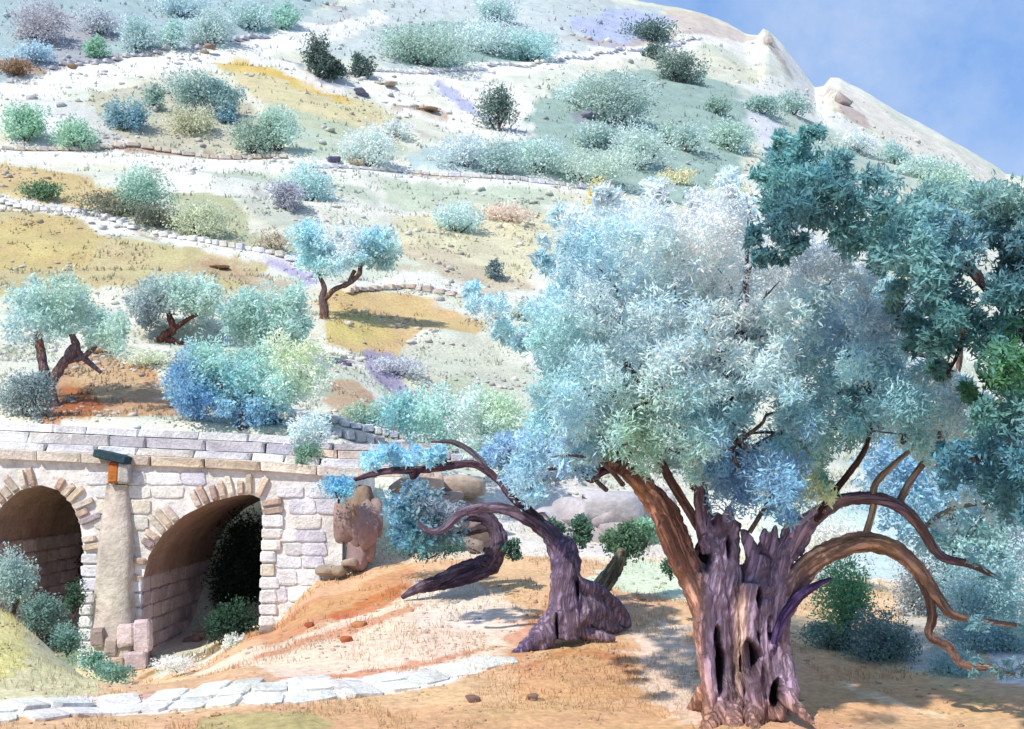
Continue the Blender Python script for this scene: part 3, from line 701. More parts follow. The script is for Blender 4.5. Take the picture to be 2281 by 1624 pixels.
# ================================================================== ROCKS
def rock(name, px, row, wpx, hpx, rgb, label, Y=None, sx=1, depth=.9, seed=0, cat='rock', group=None, rgb2=None):
    p = hit(px, row) if Y is None else at(px, row, Y)
    Yv = p.y; wm, hm = mpx(wpx, Yv) / 2, mpx(hpx, Yv) / 2
    rs = random.Random(seed * 7 + 1); nh = 9 if wpx > 100 else (3 if wpx > 45 else 1)
    Vv, Ff, c_ = [], [], []
    for h_ in range(nh):
        bm = bmesh.new(); k_ = 1 if nh == 1 else rs.uniform(.42, .62)
        oc = Vector((0, 0, 0)) if nh == 1 else Vector((rs.uniform(-.55, .55), rs.uniform(-.3, .3), rs.uniform(-.55, .5)))
        for i in range(26):
            n = Vector((rs.gauss(0, 1), rs.gauss(0, 1), rs.gauss(0, 1))).normalized(); n = Vector([math.copysign(abs(q) ** .7, q) for q in n]) * rs.uniform(.8, 1)
            bm.verts.new(Vector(((n.x * k_ + oc.x) * wm, (n.y * k_ + oc.y) * wm * depth, (n.z * k_ + oc.z) * hm)))
        r_ = bmesh.ops.convex_hull(bm, input=list(bm.verts)); bmesh.ops.delete(bm, geom=[g for g in r_['geom_interior'] if isinstance(g, bmesh.types.BMVert)], context='VERTS')
        bmesh.ops.dissolve_limit(bm, angle_limit=.22, verts=list(bm.verts), edges=list(bm.edges)); bmesh.ops.bevel(bm, geom=list(bm.edges), offset=.03 * wm, segments=1, affect='EDGES'); bmesh.ops.triangulate(bm, faces=list(bm.faces))
        bm.verts.index_update(); o_ = len(Vv); t = rs.random(); cc_ = lin(rgb) * (1 - t) + lin(rgb2 or rgb) * t
        Vv += [v.co[:] for v in bm.verts]; Ff += [[v.index + o_ for v in f.verts] for f in bm.faces]; c_ += [cc_ * rs.uniform(.9, 1.1)] * len(bm.verts); bm.free()
    Vv = np.array(Vv) + np.array([p.x, p.y, p.z + (hm * .45 if Y is None else 0)])
    o = mesh_obj(name, Vv, Ff, M_rock, cols=np.array(c_) * KG, smooth=False, loc=(p.x, p.y, p.z))
    return tag(o, label, cat, group)
rock('rock_outcrop', 800, 1175, 120, 210, (158, 134, 116), 'tall brown rock face rising at the bridge end', Y=20.1, seed=1, rgb2=(176, 150, 150))
rock('rock_outcrop', 752, 1262, 90, 50, (196, 182, 166), 'low beige rock wedged under the tall brown rock face', Y=19.9, seed=2, rgb2=(170, 150, 132))
rock('rock_outcrop', 985, 1110, 240, 120, (206, 190, 168), 'broad sandy boulder behind the arching dark trunk', Y=21.8, seed=3, rgb2=(178, 160, 150))
rock('rock_outcrop', 1290, 1175, 330, 170, (206, 202, 206), 'widest pale grey boulder behind the second olive', Y=22.5, seed=4, rgb2=(188, 178, 180))
rock('rock_outcrop', 1440, 1150, 150, 130, (210, 206, 204), 'pale rounded boulder beside the rust coloured limb', Y=23, seed=5, rgb2=(190, 186, 192))
rock('rock_outcrop', 1050, 1180, 150, 120, (172, 156, 152), 'mauve brown boulder right behind the arching dark trunk', Y=20.8, seed=6)
for i, (px, py, w_, h_, c, lb) in enumerate([
    (465, 122, 50, 34, (170, 146, 128), 'brown boulder beside the upper limestone track'), (160, 152, 26, 16, (176, 146, 120), 'small tan boulder by the upper left track'),
    (742, 362, 40, 18, (120, 114, 146), 'dark violet stone on the middle white terrace'), (790, 372, 60, 30, (184, 176, 150), 'olive tan boulder right of the violet stone'),
    (770, 812, 60, 26, (122, 100, 130), 'long violet boulder under the golden terrace'), (605, 945, 56, 18, (92, 92, 96), 'dark flat stone under the big blue green bush'),
    (800, 210, 60, 22, (140, 138, 160), 'grey violet boulder below the two dark shrubs'), (855, 190, 60, 16, (196, 176, 160), 'thin tan ledge rock right of the two dark shrubs'),
    (1310, 262, 60, 34, (156, 156, 172), 'slate grey boulder in the middle of the green slope'), (950, 248, 70, 16, (180, 150, 128), 'narrow brown rock in the white clearing'),
    (1712, 100, 22, 30, (206, 192, 180), 'pointed tan rock on the ridge crest'), (1880, 232, 44, 46, (186, 170, 164), 'pinkish rock in the ridge notch'),
    (230, 790, 70, 22, (176, 120, 80), 'rusty earth boulder right of the purple trunks'), (480, 598, 80, 20, (184, 152, 124), 'tan ledge rock on the left grassy slope')]):
    rock('boulder', px, py, w_, h_, c, lb, seed=10 + i, group='boulders scattered on the hillside')
for i, (px, py, w_, h_, c, lb) in enumerate([
    (1053, 1562, 40, 20, (140, 112, 104), 'squarish brown stone on the earth below the flagged path'), (1192, 1560, 46, 24, (150, 122, 110), 'mauve stone right of the squarish brown stone'),
    (1303, 1427, 14, 10, (60, 44, 44), 'tiny black pebble below the second olive'), (770, 1430, 34, 20, (190, 106, 66), 'rust red stone on the sloping bank'),
    (690, 1397, 26, 16, (184, 104, 70), 'small rust red stone nearest the bridge'), (800, 1395, 40, 16, (196, 130, 96), 'flat orange stone above the rust red stone'),
    (595, 1410, 44, 22, (170, 150, 140), 'grey brown stone at the right foot of the bridge'), (430, 1430, 60, 40, (150, 116, 110), 'reddish mauve boulder inside the larger arch'),
    (480, 1595, 26, 10, (190, 150, 120), 'little tan stone on the near grass verge'), (1710, 1602, 30, 12, (150, 110, 90), 'small brown stone between the roots of the great olive')]):
    rock('stone_on_ground', px, py, w_, h_, c, lb, seed=40 + i, group='loose stones on the near ground')

# ================================================================== FLAGGED PATH
path = bpy.data.objects.new('path', None); COL.objects.link(path); tag(path, kind='structure', label='pale flagstone path crossing the ochre earth')
st_p = stone_meshes(6, 21, [(252, 246, 236), (246, 240, 230), (240, 234, 230), (250, 244, 232)], M_stone, .14)
cl = [(-60, 1596), (60, 1588), (200, 1577), (340, 1566), (480, 1556), (620, 1548), (760, 1538), (880, 1524), (980, 1506), (1060, 1488), (1110, 1474)]
wpt = [hit(p, r) for p, r in cl]
ln = [0]
for a, b in zip(wpt[:-1], wpt[1:]): ln.append(ln[-1] + (b - a).length)
s = 0
while s < ln[-1]:
    step = rr.uniform(.34, .5); sm_ = s + step / 2
    c = Vector([np.interp(sm_, ln, [q[k] for q in wpt]) for k in range(3)]); c2 = Vector([np.interp(sm_ + .2, ln, [q[k] for q in wpt]) for k in range(3)])
    d = (c2 - c); d = d.normalized() if d.length > 1e-4 else Vector((1, 0, 0)); nrm = Vector((-d.y, d.x, 0)).normalized()
    W = np.interp(sm_ / ln[-1], [0, .15, .6, 1], [.62, .95, .8, .3])
    nacc = 2 if W > .6 else 1; off = -W / 2
    for k in range(nacc + (rr.random() < .35 and W > .75)):
        ww = W / nacc * rr.uniform(.8, 1.1)
        if off > W / 2: break
        p = c + nrm * (off + ww / 2); gx = Hs(p.x, p.y)
        ex = Hs(p.x + .1, p.y) - Hs(p.x - .1, p.y); ey = Hs(p.x, p.y + .1) - Hs(p.x, p.y - .1)
        o = bpy.data.objects.new('flagstone', rr.choice(st_p)); COL.objects.link(o); o.parent = path
        o.location = (p.x, p.y, gx - .004); o.scale = (step * .95, ww * .94, .09)
        o.rotation_euler = (math.atan(ey / .2), -math.atan(ex / .2), math.atan2(d.y, d.x) + rr.uniform(-.05, .05)); off += ww + .02
    s += step + .015

# ================================================================== TERRACE WALLS on the hill
def terrace(pts, label, hpx=12, sts=None, gap=.02):
    w_ = [hit(a, b) for a, b in pts]; ln = [0]
    for a, b in zip(w_[:-1], w_[1:]): ln.append(ln[-1] + (Vector((b.x, b.y)) - Vector((a.x, a.y))).length)
    root = empty('terrace_wall', w_[0], label, 'stone wall', 'low dry stone walls along the hill terraces')
    s = 0
    while s < ln[-1]:
        x = np.interp(s, ln, [q.x for q in w_]); y = np.interp(s, ln, [q.y for q in w_]); u = mpx(1, y)
        L_ = rr.uniform(14, 30) * u; x2 = np.interp(s + L_, ln, [q.x for q in w_]); y2 = np.interp(s + L_, ln, [q.y for q in w_])
        h = hpx * u * rr.uniform(.7, 1.25)
        put('stone', rr.choice(sts or st_w), root, ((x + x2) / 2, (y + y2) / 2, Hs((x + x2) / 2, (y + y2) / 2) + h * .3), (L_ * .97, .35 + h * .4, h), (0, rr.uniform(-.05, .05), math.atan2(y2 - y, x2 - x)))
        s += L_ + gap
    return root
terrace([(0, 332), (200, 336), (420, 348), (640, 352)], 'low tan stone wall edging the longest white terrace', 10, st_t)
terrace([(660, 372), (900, 384), (1100, 398), (1300, 420)], 'low pale stone wall running right toward the great crown', 9, st_w)
terrace([(0, 452), (120, 470), (300, 512)], 'short stone wall above the mustard coloured slope', 11, st_w)
terrace([(345, 520), (480, 545), (620, 570), (690, 596)], 'pale stone wall left of the light blue olive', 12, st_w)
terrace([(110, 160), (280, 130), (450, 108), (600, 86)], 'grey stone wall along the upper left track', 8, st_g)
terrace([(770, 165), (1000, 160), (1200, 142), (1400, 114), (1560, 88)], 'thin pale wall along the highest white track', 6, st_w)
terrace([(770, 655), (900, 640), (1040, 665), (1110, 710)], 'rounded stone wall above the golden terrace', 12, st_t)
terrace([(640, 955), (760, 975), (900, 1000), (1050, 1035)], 'lilac stone wall running right from the bridge parapet', 22, st_g, .01)
terrace([(640, 925), (760, 948), (900, 975), (1010, 1005)], 'white stone wall just above the lilac wall', 18, st_w, .01)

# ================================================================== HILL SHRUBS
def bush(px, cy, wpx, hpx, rgb, label, name='shrub', cat='shrub', rgb2=None, lobes=4, dens=1.15, tilt=0, Y=None, stem=True, group='shrubs dotted over the hillside', leafpx=7, y0=10.2, parts=None, kl=None):
    """one shrub: crown of several rounded leafy lobes and a short stem"""
    if Y is None and group.startswith('shrubs'): wpx, hpx = wpx * 1.22, hpx * 1.12
    lobes = lobes + 3
    base = hit(px, cy + hpx * .46, y0) if Y is None else at(px, cy + hpx * .5, Y)
    Yv = base.y
    root = empty(name, base, label, cat, group)
    cen, rad, cid = [], [], []
    sub = parts or [(0, 0, 1, 1)]
    for (ox, oy, sw, sh) in sub:
        for k in range(lobes):
            a = 2 * math.pi * (k + RNG.random() * .6) / lobes; q = .2 + .42 * RNG.random()
            ex, ez = math.cos(a) * q * wpx * sw * .5, math.sin(a) * q * hpx * sh * .5
            ex, ez = ex * math.cos(tilt) - ez * math.sin(tilt), ex * math.sin(tilt) + ez * math.cos(tilt)
            p = at(px + ox + ex, cy + oy + ez, Yv + mpx(wpx, Yv) * .3 * (RNG.random() - .5))
            cen.append(p[:]); g_ = .62 + .5 * RNG.random(); rad.append((mpx(wpx * sw, Yv) * .32 * g_, mpx(wpx * sw, Yv) * .3 * g_, mpx(hpx * sh, Yv) * .36 * g_))
    area = wpx * hpx * len(sub) / max(1, len(cen))
    ncl = max(8, int(area / 26 * dens)); per = 7
    c1, c2 = soft(lin(rgb)) * (kl or KL), soft(lin(rgb2 or rgb)) * (kl or KL)
    zc = np.mean([c[2] for c in cen]); hh = mpx(hpx, Yv); xc = np.mean([c[0] for c in cen]); ww = mpx(wpx, Yv)
    def fn(pos, bi):
        t = np.clip(.5 - (pos[:, 2] - zc) / hh * .7 + (pos[:, 0] - xc) / ww * .5 + .6 * fbm(pos[:, 0] * 3 / max(ww, .5), pos[:, 2] * 3 / max(ww, .5), 3, 2), 0, 1)[:, None]
        return c1 * (1 - t) + c2 * t
    V_, F_, C_ = leaf_cloud(cen, rad, ncl, per, mpx(leafpx, Yv), fn, spread=.2, asp=.45)
    mesh_obj('crown', V_, F_, M_leaf, root, cols=C_)
    if stem:
        Vt, Ft = [], []
        acc = [Vt, Ft]; b = Vector(base) - Vector((0, 0, hh * .1))
        for k in range(3):
            q = Vector(cen[(k * 2) % len(cen)])
            add_geo(acc, tube([b + Vector(((k - 1) * .02 * hh, 0, 0)), b.lerp(q, .5) + Vector((rr.uniform(-.05, .05) * hh, 0, 0)), q], [hh * .035, hh * .025, hh * .012], sides=5, n=3))
        mesh_obj('stem', Vt, Ft, M_bark, root, cols=np.tile(lin((120, 100, 95)) * .7, (len(Vt), 1)), smooth=True)
    return root

B = bush
B(708, 128, 64, 84, (104, 136, 126), 'dark green upright shrub above the white track fork', rgb2=(86, 118, 108), parts=[(0, -8, .9, .9), (34, 28, .9, .5)], kl=.95)
B(806, 146, 54, 56, (112, 148, 138), 'small dark green shrub just right of the upright one', rgb2=(90, 122, 112), kl=.95)
B(1450, 69, 120, 42, (104, 146, 136), 'dark flat shrub highest up on the right shoulder', rgb2=(112, 150, 142), kl=1.0)
B(1462, 115, 62, 38, (122, 158, 146), 'round green shrub just below the highest flat one', kl=1.05)
B(1512, 150, 104, 66, (132, 160, 148), 'wide grey green shrub leaning down below the round one', tilt=.5, kl=1.1)
B(1110, 238, 66, 104, (122, 158, 146), 'tall slanting green shrub in the white clearing', tilt=.4, rgb2=(104, 140, 128), kl=1.05)
B(1600, 235, 62, 40, (132, 162, 148), 'first of three small shrubs under the ridge')
B(1696, 232, 88, 40, (132, 168, 158), 'flat middle one of three small shrubs under the ridge')
B(1766, 229, 66, 52, (150, 176, 170), 'pale third of three small shrubs under the ridge')
B(1488, 296, 44, 52, (158, 184, 172), 'small sage shrub low on the green slope')
B(1530, 305, 70, 66, (160, 184, 176), 'sage shrub beside the brown earth streak')
B(1626, 300, 90, 76, (158, 186, 174), 'rounded sage shrub above the dark blue canopy')
B(275, 257, 100, 70, (140, 176, 172), 'oval shrub with a bright blue heart on the left slope', rgb2=(84, 144, 172))
B(346, 216, 52, 60, (132, 164, 152), 'little round shrub with a narrow foot on the left slope')
B(425, 200, 92, 100, (146, 172, 164), 'tall twin topped sage shrub under the yellow terrace', rgb2=(120, 158, 160), parts=[(0, 0, 1, 1), (66, 10, .85, .7)])
B(505, 255, 52, 44, (112, 160, 176), 'small blue shrub tucked below the twin topped one')
B(56, 272, 88, 80, (128, 178, 148), 'bright green shrub nearest the left edge')
B(170, 300, 90, 70, (136, 180, 152), 'ragged green shrub right of the leftmost bright one')
B(428, 268, 110, 58, (178, 178, 146), 'khaki shrub between the blue heart and grey green ones')
B(560, 305, 100, 70, (144, 166, 148), 'dark lower left lobe shrub by the tan wall', rgb2=(130, 158, 142))
B(620, 285, 110, 96, (160, 188, 174), 'big grey green shrub standing at the end of the tan wall')
B(95, 424, 84, 40, (104, 158, 106), 'vivid green low shrub on the mustard slope', kl=1.05)
B(312, 428, 104, 104, (146, 184, 168), 'teal shrub crowned above the olive brown thicket', rgb2=(120, 162, 140))
B(250, 458, 140, 44, (146, 148, 120), 'long olive brown thicket left under the teal shrub', kl=1.0, tilt=.25)
B(350, 482, 110, 46, (138, 146, 124), 'olive brown thicket right under the teal shrub', kl=1.0, tilt=.2)
B(440, 490, 140, 74, (178, 184, 152), 'pale khaki bush right of the olive thickets')
B(688, 408, 100, 78, (168, 198, 192), 'pale teal shrub in the white middle slope', rgb2=(150, 190, 196))
B(638, 434, 72, 66, (160, 160, 176), 'lilac grey shrub leaning on the pale teal one')
B(612, 540, 80, 40, (178, 164, 140), 'brown dry bush behind the light blue olive')
B(820, 330, 120, 84, (184, 206, 196), 'very pale green bush left of the grey boulders')
B(880, 290, 80, 40, (190, 210, 200), 'faint green bush on the upper white slope')
B(1035, 338, 120, 66, (176, 192, 198), 'grey blue oval bush on the green slope')
B(1115, 355, 80, 74, (150, 176, 174), 'darker grey green bush next to the oval one')
B(1200, 345, 130, 76, (170, 196, 190), 'domed sage bush in the centre of the hill')
B(1300, 376, 200, 54, (168, 186, 172), 'long flat sage bush above the pale wall')
B(1370, 222, 150, 120, (160, 182, 170), 'largest grey green bush high on the green slope', rgb2=(146, 168, 164))
B(1290, 208, 100, 50, (176, 200, 194), 'pale bush left of the largest grey green one')
B(1420, 330, 130, 90, (172, 192, 184), 'soft sage bush above the ochre leaf sprigs')
B(1330, 300, 120, 60, (158, 180, 176), 'slate green bush by the slate boulder')
B(1020, 488, 96, 60, (164, 196, 194), 'pale teal bush beside the cream terrace')
B(1130, 478, 130, 30, (204, 176, 160), 'pinkish dry bush on the cream terrace')
B(940, 105, 200, 80, (168, 192, 184), 'broad misty green bush near the top of the slope', rgb2=(132, 160, 142))
B(1080, 85, 170, 66, (176, 200, 196), 'broad misty bush right of the mossy one')
B(1180, 105, 120, 62, (156, 198, 196), 'turquoise bush ending the misty row')
B(1100, 22, 96, 56, (172, 196, 194), 'small misty bush at the very top centre')
B(85, 52, 110, 84, (166, 160, 168), 'mauve brown bush in the top left corner')
B(80, 118, 100, 50, (158, 186, 204), 'pale blue bush under the mauve one')
B(214, 106, 50, 50, (122, 176, 144), 'single fresh green shrub by the upper left track')
B(222, 48, 90, 56, (170, 176, 184), 'grey bush right of the mauve one')
B(305, 72, 86, 80, (160, 184, 184), 'grey teal bush above the upper left wall')
B(385, 78, 70, 66, (160, 192, 186), 'rounded teal bush left of the pear shaped one')
B(468, 62, 106, 92, (166, 186, 184), 'pear shaped grey bush above the brown boulder')
B(560, 34, 96, 60, (160, 188, 186), 'sage bush near the top between track bends')
B(632, 36, 66, 60, (142, 186, 172), 'fresh teal bush nearest the track bend')
B(400, 12, 120, 50, (166, 190, 196), 'misty blue bush touching the top edge')
B(32, 150, 84, 40, (184, 138, 94), 'rust brown dry bush by the left end of the track', kl=1.0)
B(1103, 600, 40, 44, (120, 160, 170), 'tiny blue shrub on a cream ledge', kl=1.0)
B(1996, 344, 66, 46, (150, 182, 180), 'small teal shrub below the right ridge')
B(2055, 375, 110, 50, (164, 190, 182), 'soft sage shrub on the right ridge slope')
B(2105, 400, 130, 60, (158, 186, 172), 'wider sage shrub lower on the right ridge slope')
B(1905, 318, 90, 40, (190, 208, 204), 'faint shrub just above the dark blue canopy')
B(1330, 445, 44, 90, (226, 184, 92), 'golden tuft rising behind the great crown', tilt=.3)
B(1510, 395, 70, 34, (196, 178, 128), 'ochre sprig bush behind the great crown', rgb2=(214, 196, 150))
B(1620, 440, 70, 90, (198, 206, 160), 'yellow green bush peeping over the great crown')
B(1470, 420, 46, 60, (186, 196, 168), 'small olive sprig bush left of the ochre sprigs')
B(890, 815, 110, 40, (176, 178, 190), 'lilac grey bush below the golden terrace')
B(1160, 690, 60, 50, (176, 190, 180), 'sage shrub at the foot of the cream terrace')
B(330, 800, 110, 34, (188, 196, 166), 'low green cushion between the two left olives')
B(60, 870, 120, 110, (132, 156, 158), 'dull blue grey bush under the leftmost olive', rgb2=(110, 124, 128))
B(820, 925, 130, 50, (150, 172, 140), 'mossy bush above the lilac wall', rgb2=(108, 168, 176))
B(1430, 560, 60, 60, (184, 200, 190), 'sage bush hidden in the upper crown gap')
# scrub on the right, behind the great olive
B(2190, 1325, 270, 170, (136, 180, 188), 'wide teal thicket under the drooping right limbs', Y=15.5, rgb2=(110, 160, 172), group='bushes below the great olive', lobes=6)
B(2215, 1425, 230, 110, (124, 168, 176), 'dark teal bush at the right edge above the pink earth', Y=14.4, rgb2=(104, 150, 152), group='bushes below the great olive', lobes=5)
B(2130, 1500, 170, 120, (120, 164, 168), 'teal bush hanging over the right earth bank', Y=13.2, rgb2=(150, 184, 186), group='bushes below the great olive', lobes=5, tilt=.6)
B(1887, 1335, 150, 190, (90, 162, 104), 'bright green bush between the trunk and the drooping limb', Y=14.6, rgb2=(74, 144, 96), group='bushes below the great olive', lobes=6, kl=1.7)
B(1960, 1430, 170, 130, (120, 164, 166), 'grey teal bush right of the bright green one', Y=14.0, rgb2=(100, 146, 144), group='bushes below the great olive', lobes=5, kl=1.1)
B(1850, 1420, 150, 60, (116, 160, 148), 'low teal bush at the foot of the bright green one', Y=14.4, group='bushes below the great olive', lobes=4, tilt=.35, kl=1.1)
B(2050, 1330, 120, 200, (160, 170, 178), 'pale grey brush behind the drooping limb', Y=17, rgb2=(176, 178, 178), group='bushes below the great olive', lobes=6)
B(2160, 1180, 240, 150, (140, 186, 206), 'pale blue willow like bush behind the arching limbs', Y=18, rgb2=(150, 190, 176), group='bushes below the great olive', lobes=7)
B(1860, 1200, 190, 80, (200, 218, 196), 'pale lime bush framed by the two arching limbs', Y=19, group='bushes below the great olive', lobes=5)
# green sprigs between the trunks
B(1236, 1177, 50, 56, (84, 144, 116), 'small emerald sprig left of the pair near the second olive', Y=16, group='emerald sprigs between the trunks', leafpx=10, kl=1.05)
B(1297, 1180, 56, 66, (88, 148, 118), 'taller emerald sprig right of the pair near the second olive', Y=16.2, group='emerald sprigs between the trunks', leafpx=10, kl=1.05)
B(1143, 1222, 44, 48, (78, 136, 112), 'lone emerald sprig between the arching trunk and the second olive', Y=17, group='emerald sprigs between the trunks', leafpx=9, kl=1.05)
B(1392, 1205, 110, 90, (98, 152, 106), 'leafy green sapling left of the rusty limb', Y=16.6, group='emerald sprigs between the trunks', rgb2=(84, 142, 100), leafpx=10, kl=1.05)
B(1440, 1180, 70, 66, (128, 178, 156), 'lighter mint sprig above the green sapling', Y=16.9, group='emerald sprigs between the trunks', leafpx=10)
B(1494, 1263, 46, 46, (84, 152, 106), 'small emerald sprig touching the rusty limb', Y=15.2, group='emerald sprigs between the trunks', leafpx=9, kl=1.05)
# around and under the bridge
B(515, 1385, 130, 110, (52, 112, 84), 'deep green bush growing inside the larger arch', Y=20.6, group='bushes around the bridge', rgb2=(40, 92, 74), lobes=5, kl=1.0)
B(540, 1270, 120, 270, (56, 84, 70), 'dark ivy curtain added to darken the back of the larger arch', Y=23.4, group='bushes around the bridge', lobes=6, kl=1.0, dens=2)  # dark leaves put in to blacken the far opening of the barrel
B(170, 1250, 190, 300, (52, 46, 48), 'dark brown brush added to darken the back of the left arch', Y=24.75, group='bushes around the bridge', lobes=6, kl=1.0, dens=2)  # near-black foliage put in so the left opening reads dark
B(165, 1330, 50, 80, (70, 120, 92), 'slim green bush at the foot of the left arch', Y=19.5, group='bushes around the bridge', kl=.95)
B(30, 1290, 110, 130, (150, 178, 176), 'pale teal bush against the left edge by the left arch', Y=16.5, group='bushes around the bridge', rgb2=(128, 162, 156), lobes=5)
B(90, 1370, 110, 90, (104, 142, 134), 'teal bush on the gully lip below the left arch', Y=15.6, group='bushes around the bridge', rgb2=(90, 128, 120), lobes=5)
B(150, 1425, 100, 60, (104, 152, 138), 'teal bush lower down the gully lip', Y=15.2, group='bushes around the bridge', rgb2=(84, 136, 118), tilt=.6, lobes=4)
B(215, 1475, 110, 44, (92, 150, 126), 'green mat on the gully lip under the buttress', Y=14.4, group='bushes around the bridge', tilt=.5, lobes=4)
B(262, 1500, 90, 36, (96, 144, 124), 'lowest green mat where the gully meets the path', Y=13.6, group='bushes around the bridge', lobes=4)
B(395, 1478, 130, 34, (200, 222, 204), 'pale mint grass tuft below the larger arch', Y=16.5, group='bushes around the bridge', lobes=4)
B(520, 1432, 60, 40, (190, 220, 196), 'small pale mint tuft by the arch foot', Y=18, group='bushes around the bridge', lobes=3)
B(755, 1085, 90, 60, (70, 170, 214), 'vivid blue bush hanging at the bridge end', Y=19.4, group='bushes around the bridge', rgb2=(96, 184, 214), lobes=4, tilt=.4)
B(692, 960, 104, 84, (176, 212, 206), 'round pale mint bush standing on the parapet line', Y=20.3, group='bushes around the bridge', lobes=5)
B(682, 1010, 70, 54, (108, 168, 150), 'green ivy tuft below the round pale mint bush', Y=20, group='bushes around the bridge', rgb2=(96, 140, 110), lobes=4)
B(955, 1215, 190, 50, (84, 152, 142), 'flat dark teal bush along the top of the bank', Y=18.6, group='bushes around the bridge', rgb2=(70, 134, 112), lobes=5, kl=1.05)

# ================================================================== MIDDLE OLIVES on the terraces
def mid_tree(label, base_px, crown_pts, rad, nb, spots, trunk, rgb, rgb2, Y=None, ncl=26, per=8, leafpx=9, depth=1.8, cat='olive tree', group='olive trees on the terraces', edge=.35):
    b = hit(*base_px) if Y is None else at(base_px[0], base_px[1], Y)
    Yv = b.y; root = empty('olive_tree', b, label, cat, group)
    V_, F_, C_ = crown_poly(crown_pts, Yv, depth, rad, int(nb * 1.5), ncl, per, mpx(leafpx, Yv), spots, asp=.42, edge=edge, jitter=14)
    mesh_obj('crown', V_, F_, M_leaf, root, cols=C_)
    for i, (nm, pts) in enumerate(trunk):
        wood(nm, [(p[0], p[1], Yv + (p[3] if len(p) > 3 else 0), p[2]) for p in pts], root, rgb, rgb2, seed=i, sides=8)
    return root
mid_tree('leftmost terrace olive with two purple stems', (120, 905), [(10, 780), (15, 690), (60, 630), (130, 608), (190, 640), (215, 690), (275, 690), (290, 760), (255, 800), (200, 770), (130, 745), (60, 760)], 34, 46,
    [(100, 680, (150, 184, 178)), (150, 640, (160, 186, 168)), (60, 720, (156, 186, 190)), (220, 740, (160, 192, 180)), (260, 780, (158, 186, 170)), (30, 790, (140, 168, 176))],
    [('trunk', [(120, 915, 15), (112, 870, 13), (100, 830, 12), (92, 790, 10), (84, 740, 8)]), ('limb', [(112, 860, 10), (140, 810, 12), (170, 780, 10), (160, 745, 7)]), ('limb', [(150, 805, 7), (185, 795, 7), (215, 770, 5)]), ('limb', [(140, 815, 6), (160, 775, 8), (190, 800, 7), (225, 830, 4)])], (136, 120, 142), (160, 110, 80))
mid_tree('olive with a short rust red forked trunk', (368, 765), [(290, 690), (280, 640), (330, 620), (420, 618), (490, 640), (510, 690), (470, 720), (430, 700), (380, 690), (350, 720), (310, 720)], 28, 36,
    [(310, 660, (140, 164, 164)), (350, 700, (132, 146, 156)), (420, 650, (166, 194, 184)), (480, 680, (170, 196, 184))],
    [('trunk', [(345, 770, 8), (368, 745, 10), (385, 735, 9), (378, 706, 7), (372, 690, 4)]), ('limb', [(380, 740, 7), (405, 720, 6), (440, 700, 4)]), ('root', [(360, 748, 8), (390, 762, 7), (420, 768, 4)])], (140, 84, 60), (112, 70, 66))
mid_tree('olive with a flat bottomed teal crown', (600, 800), [(485, 690), (530, 650), (620, 630), (690, 650), (705, 720), (690, 770), (640, 765), (570, 795), (540, 760), (500, 730)], 30, 38,
    [(520, 700, (130, 170, 164)), (600, 680, (160, 194, 184)), (670, 700, (158, 190, 180)), (555, 770, (128, 162, 152))],
    [('trunk', [(585, 810, 9), (592, 775, 8), (610, 755, 7), (650, 742, 4)]), ('limb', [(592, 775, 5), (570, 740, 4)])], (124, 116, 140), (110, 100, 110))
mid_tree('big rounded bush olive deep blue below and lime above', (540, 950), [(370, 830), (430, 760), (520, 770), (560, 800), (600, 750), (700, 750), (740, 830), (720, 890), (660, 900), (640, 945), (440, 945), (390, 900)], 38, 80,
    [(400, 830, (92, 150, 188)), (470, 790, (144, 190, 176)), (560, 850, (132, 184, 184)), (450, 900, (88, 150, 194)), (580, 920, (96, 158, 196)), (660, 790, (192, 208, 158)), (700, 850, (190, 212, 176)), (620, 870, (150, 196, 188))],
    [('trunk', [(540, 965, 14), (545, 920, 12), (560, 860, 8)]), ('limb', [(545, 900, 7), (480, 850, 4)])], (110, 100, 110), (120, 96, 86), ncl=30)
mid_tree('light blue olive on a twisted forked trunk', (722, 710), [(655, 560), (650, 500), (690, 490), (720, 520), (760, 500), (810, 510), (870, 500), (890, 560), (860, 600), (800, 585), (770, 610), (720, 615), (680, 590)], 26, 44,
    [(690, 530, (150, 204, 236)), (720, 590, (150, 206, 236)), (770, 540, (196, 222, 236)), (840, 540, (146, 202, 232)), (850, 590, (134, 170, 170)), (880, 560, (176, 196, 180))],
    [('trunk', [(722, 718, 12), (722, 690, 11), (718, 665, 9), (722, 640, 6), (708, 608, 4)]), ('limb', [(722, 668, 7), (745, 645, 6), (775, 632, 6), (800, 610, 6), (802, 580, 5)]), ('limb', [(775, 632, 4), (790, 602, 5)])], (118, 106, 112), (150, 104, 76))
mid_tree('spreading mint olive below the cream slope', (1000, 1020), [(860, 880), (930, 860), (1010, 870), (1100, 880), (1160, 900), (1160, 960), (1110, 1000), (1060, 1010), (980, 1000), (900, 980), (850, 950)], 36, 60,
    [(900, 930, (110, 172, 176)), (960, 920, (160, 202, 188)), (1040, 930, (180, 216, 196)), (1120, 920, (166, 190, 160)), (880, 970, (100, 170, 186)), (1100, 980, (170, 210, 200))],
    [('trunk', [(990, 1040, 10), (985, 1000, 8), (1000, 950, 6)])], (110, 100, 110), (120, 96, 86), Y=24, ncl=28)

# ================================================================== THE GREAT OLIVE
YT = 11.0; SOFT = .14; KL = 1.68
olive = empty('great_olive_tree', at(1680, 1590, YT), 'ancient great olive with hollow violet trunk and huge silvery blue crown', 'olive tree')
acc = ([], [])
def T(*pts, **kw): add_geo(acc, pxtube([(1652 + (p[0] - 1652) * .9, p[1], YT + (p[3] if len(p) > 3 else 0) * .8, p[2] * .76) for p in pts], **kw))
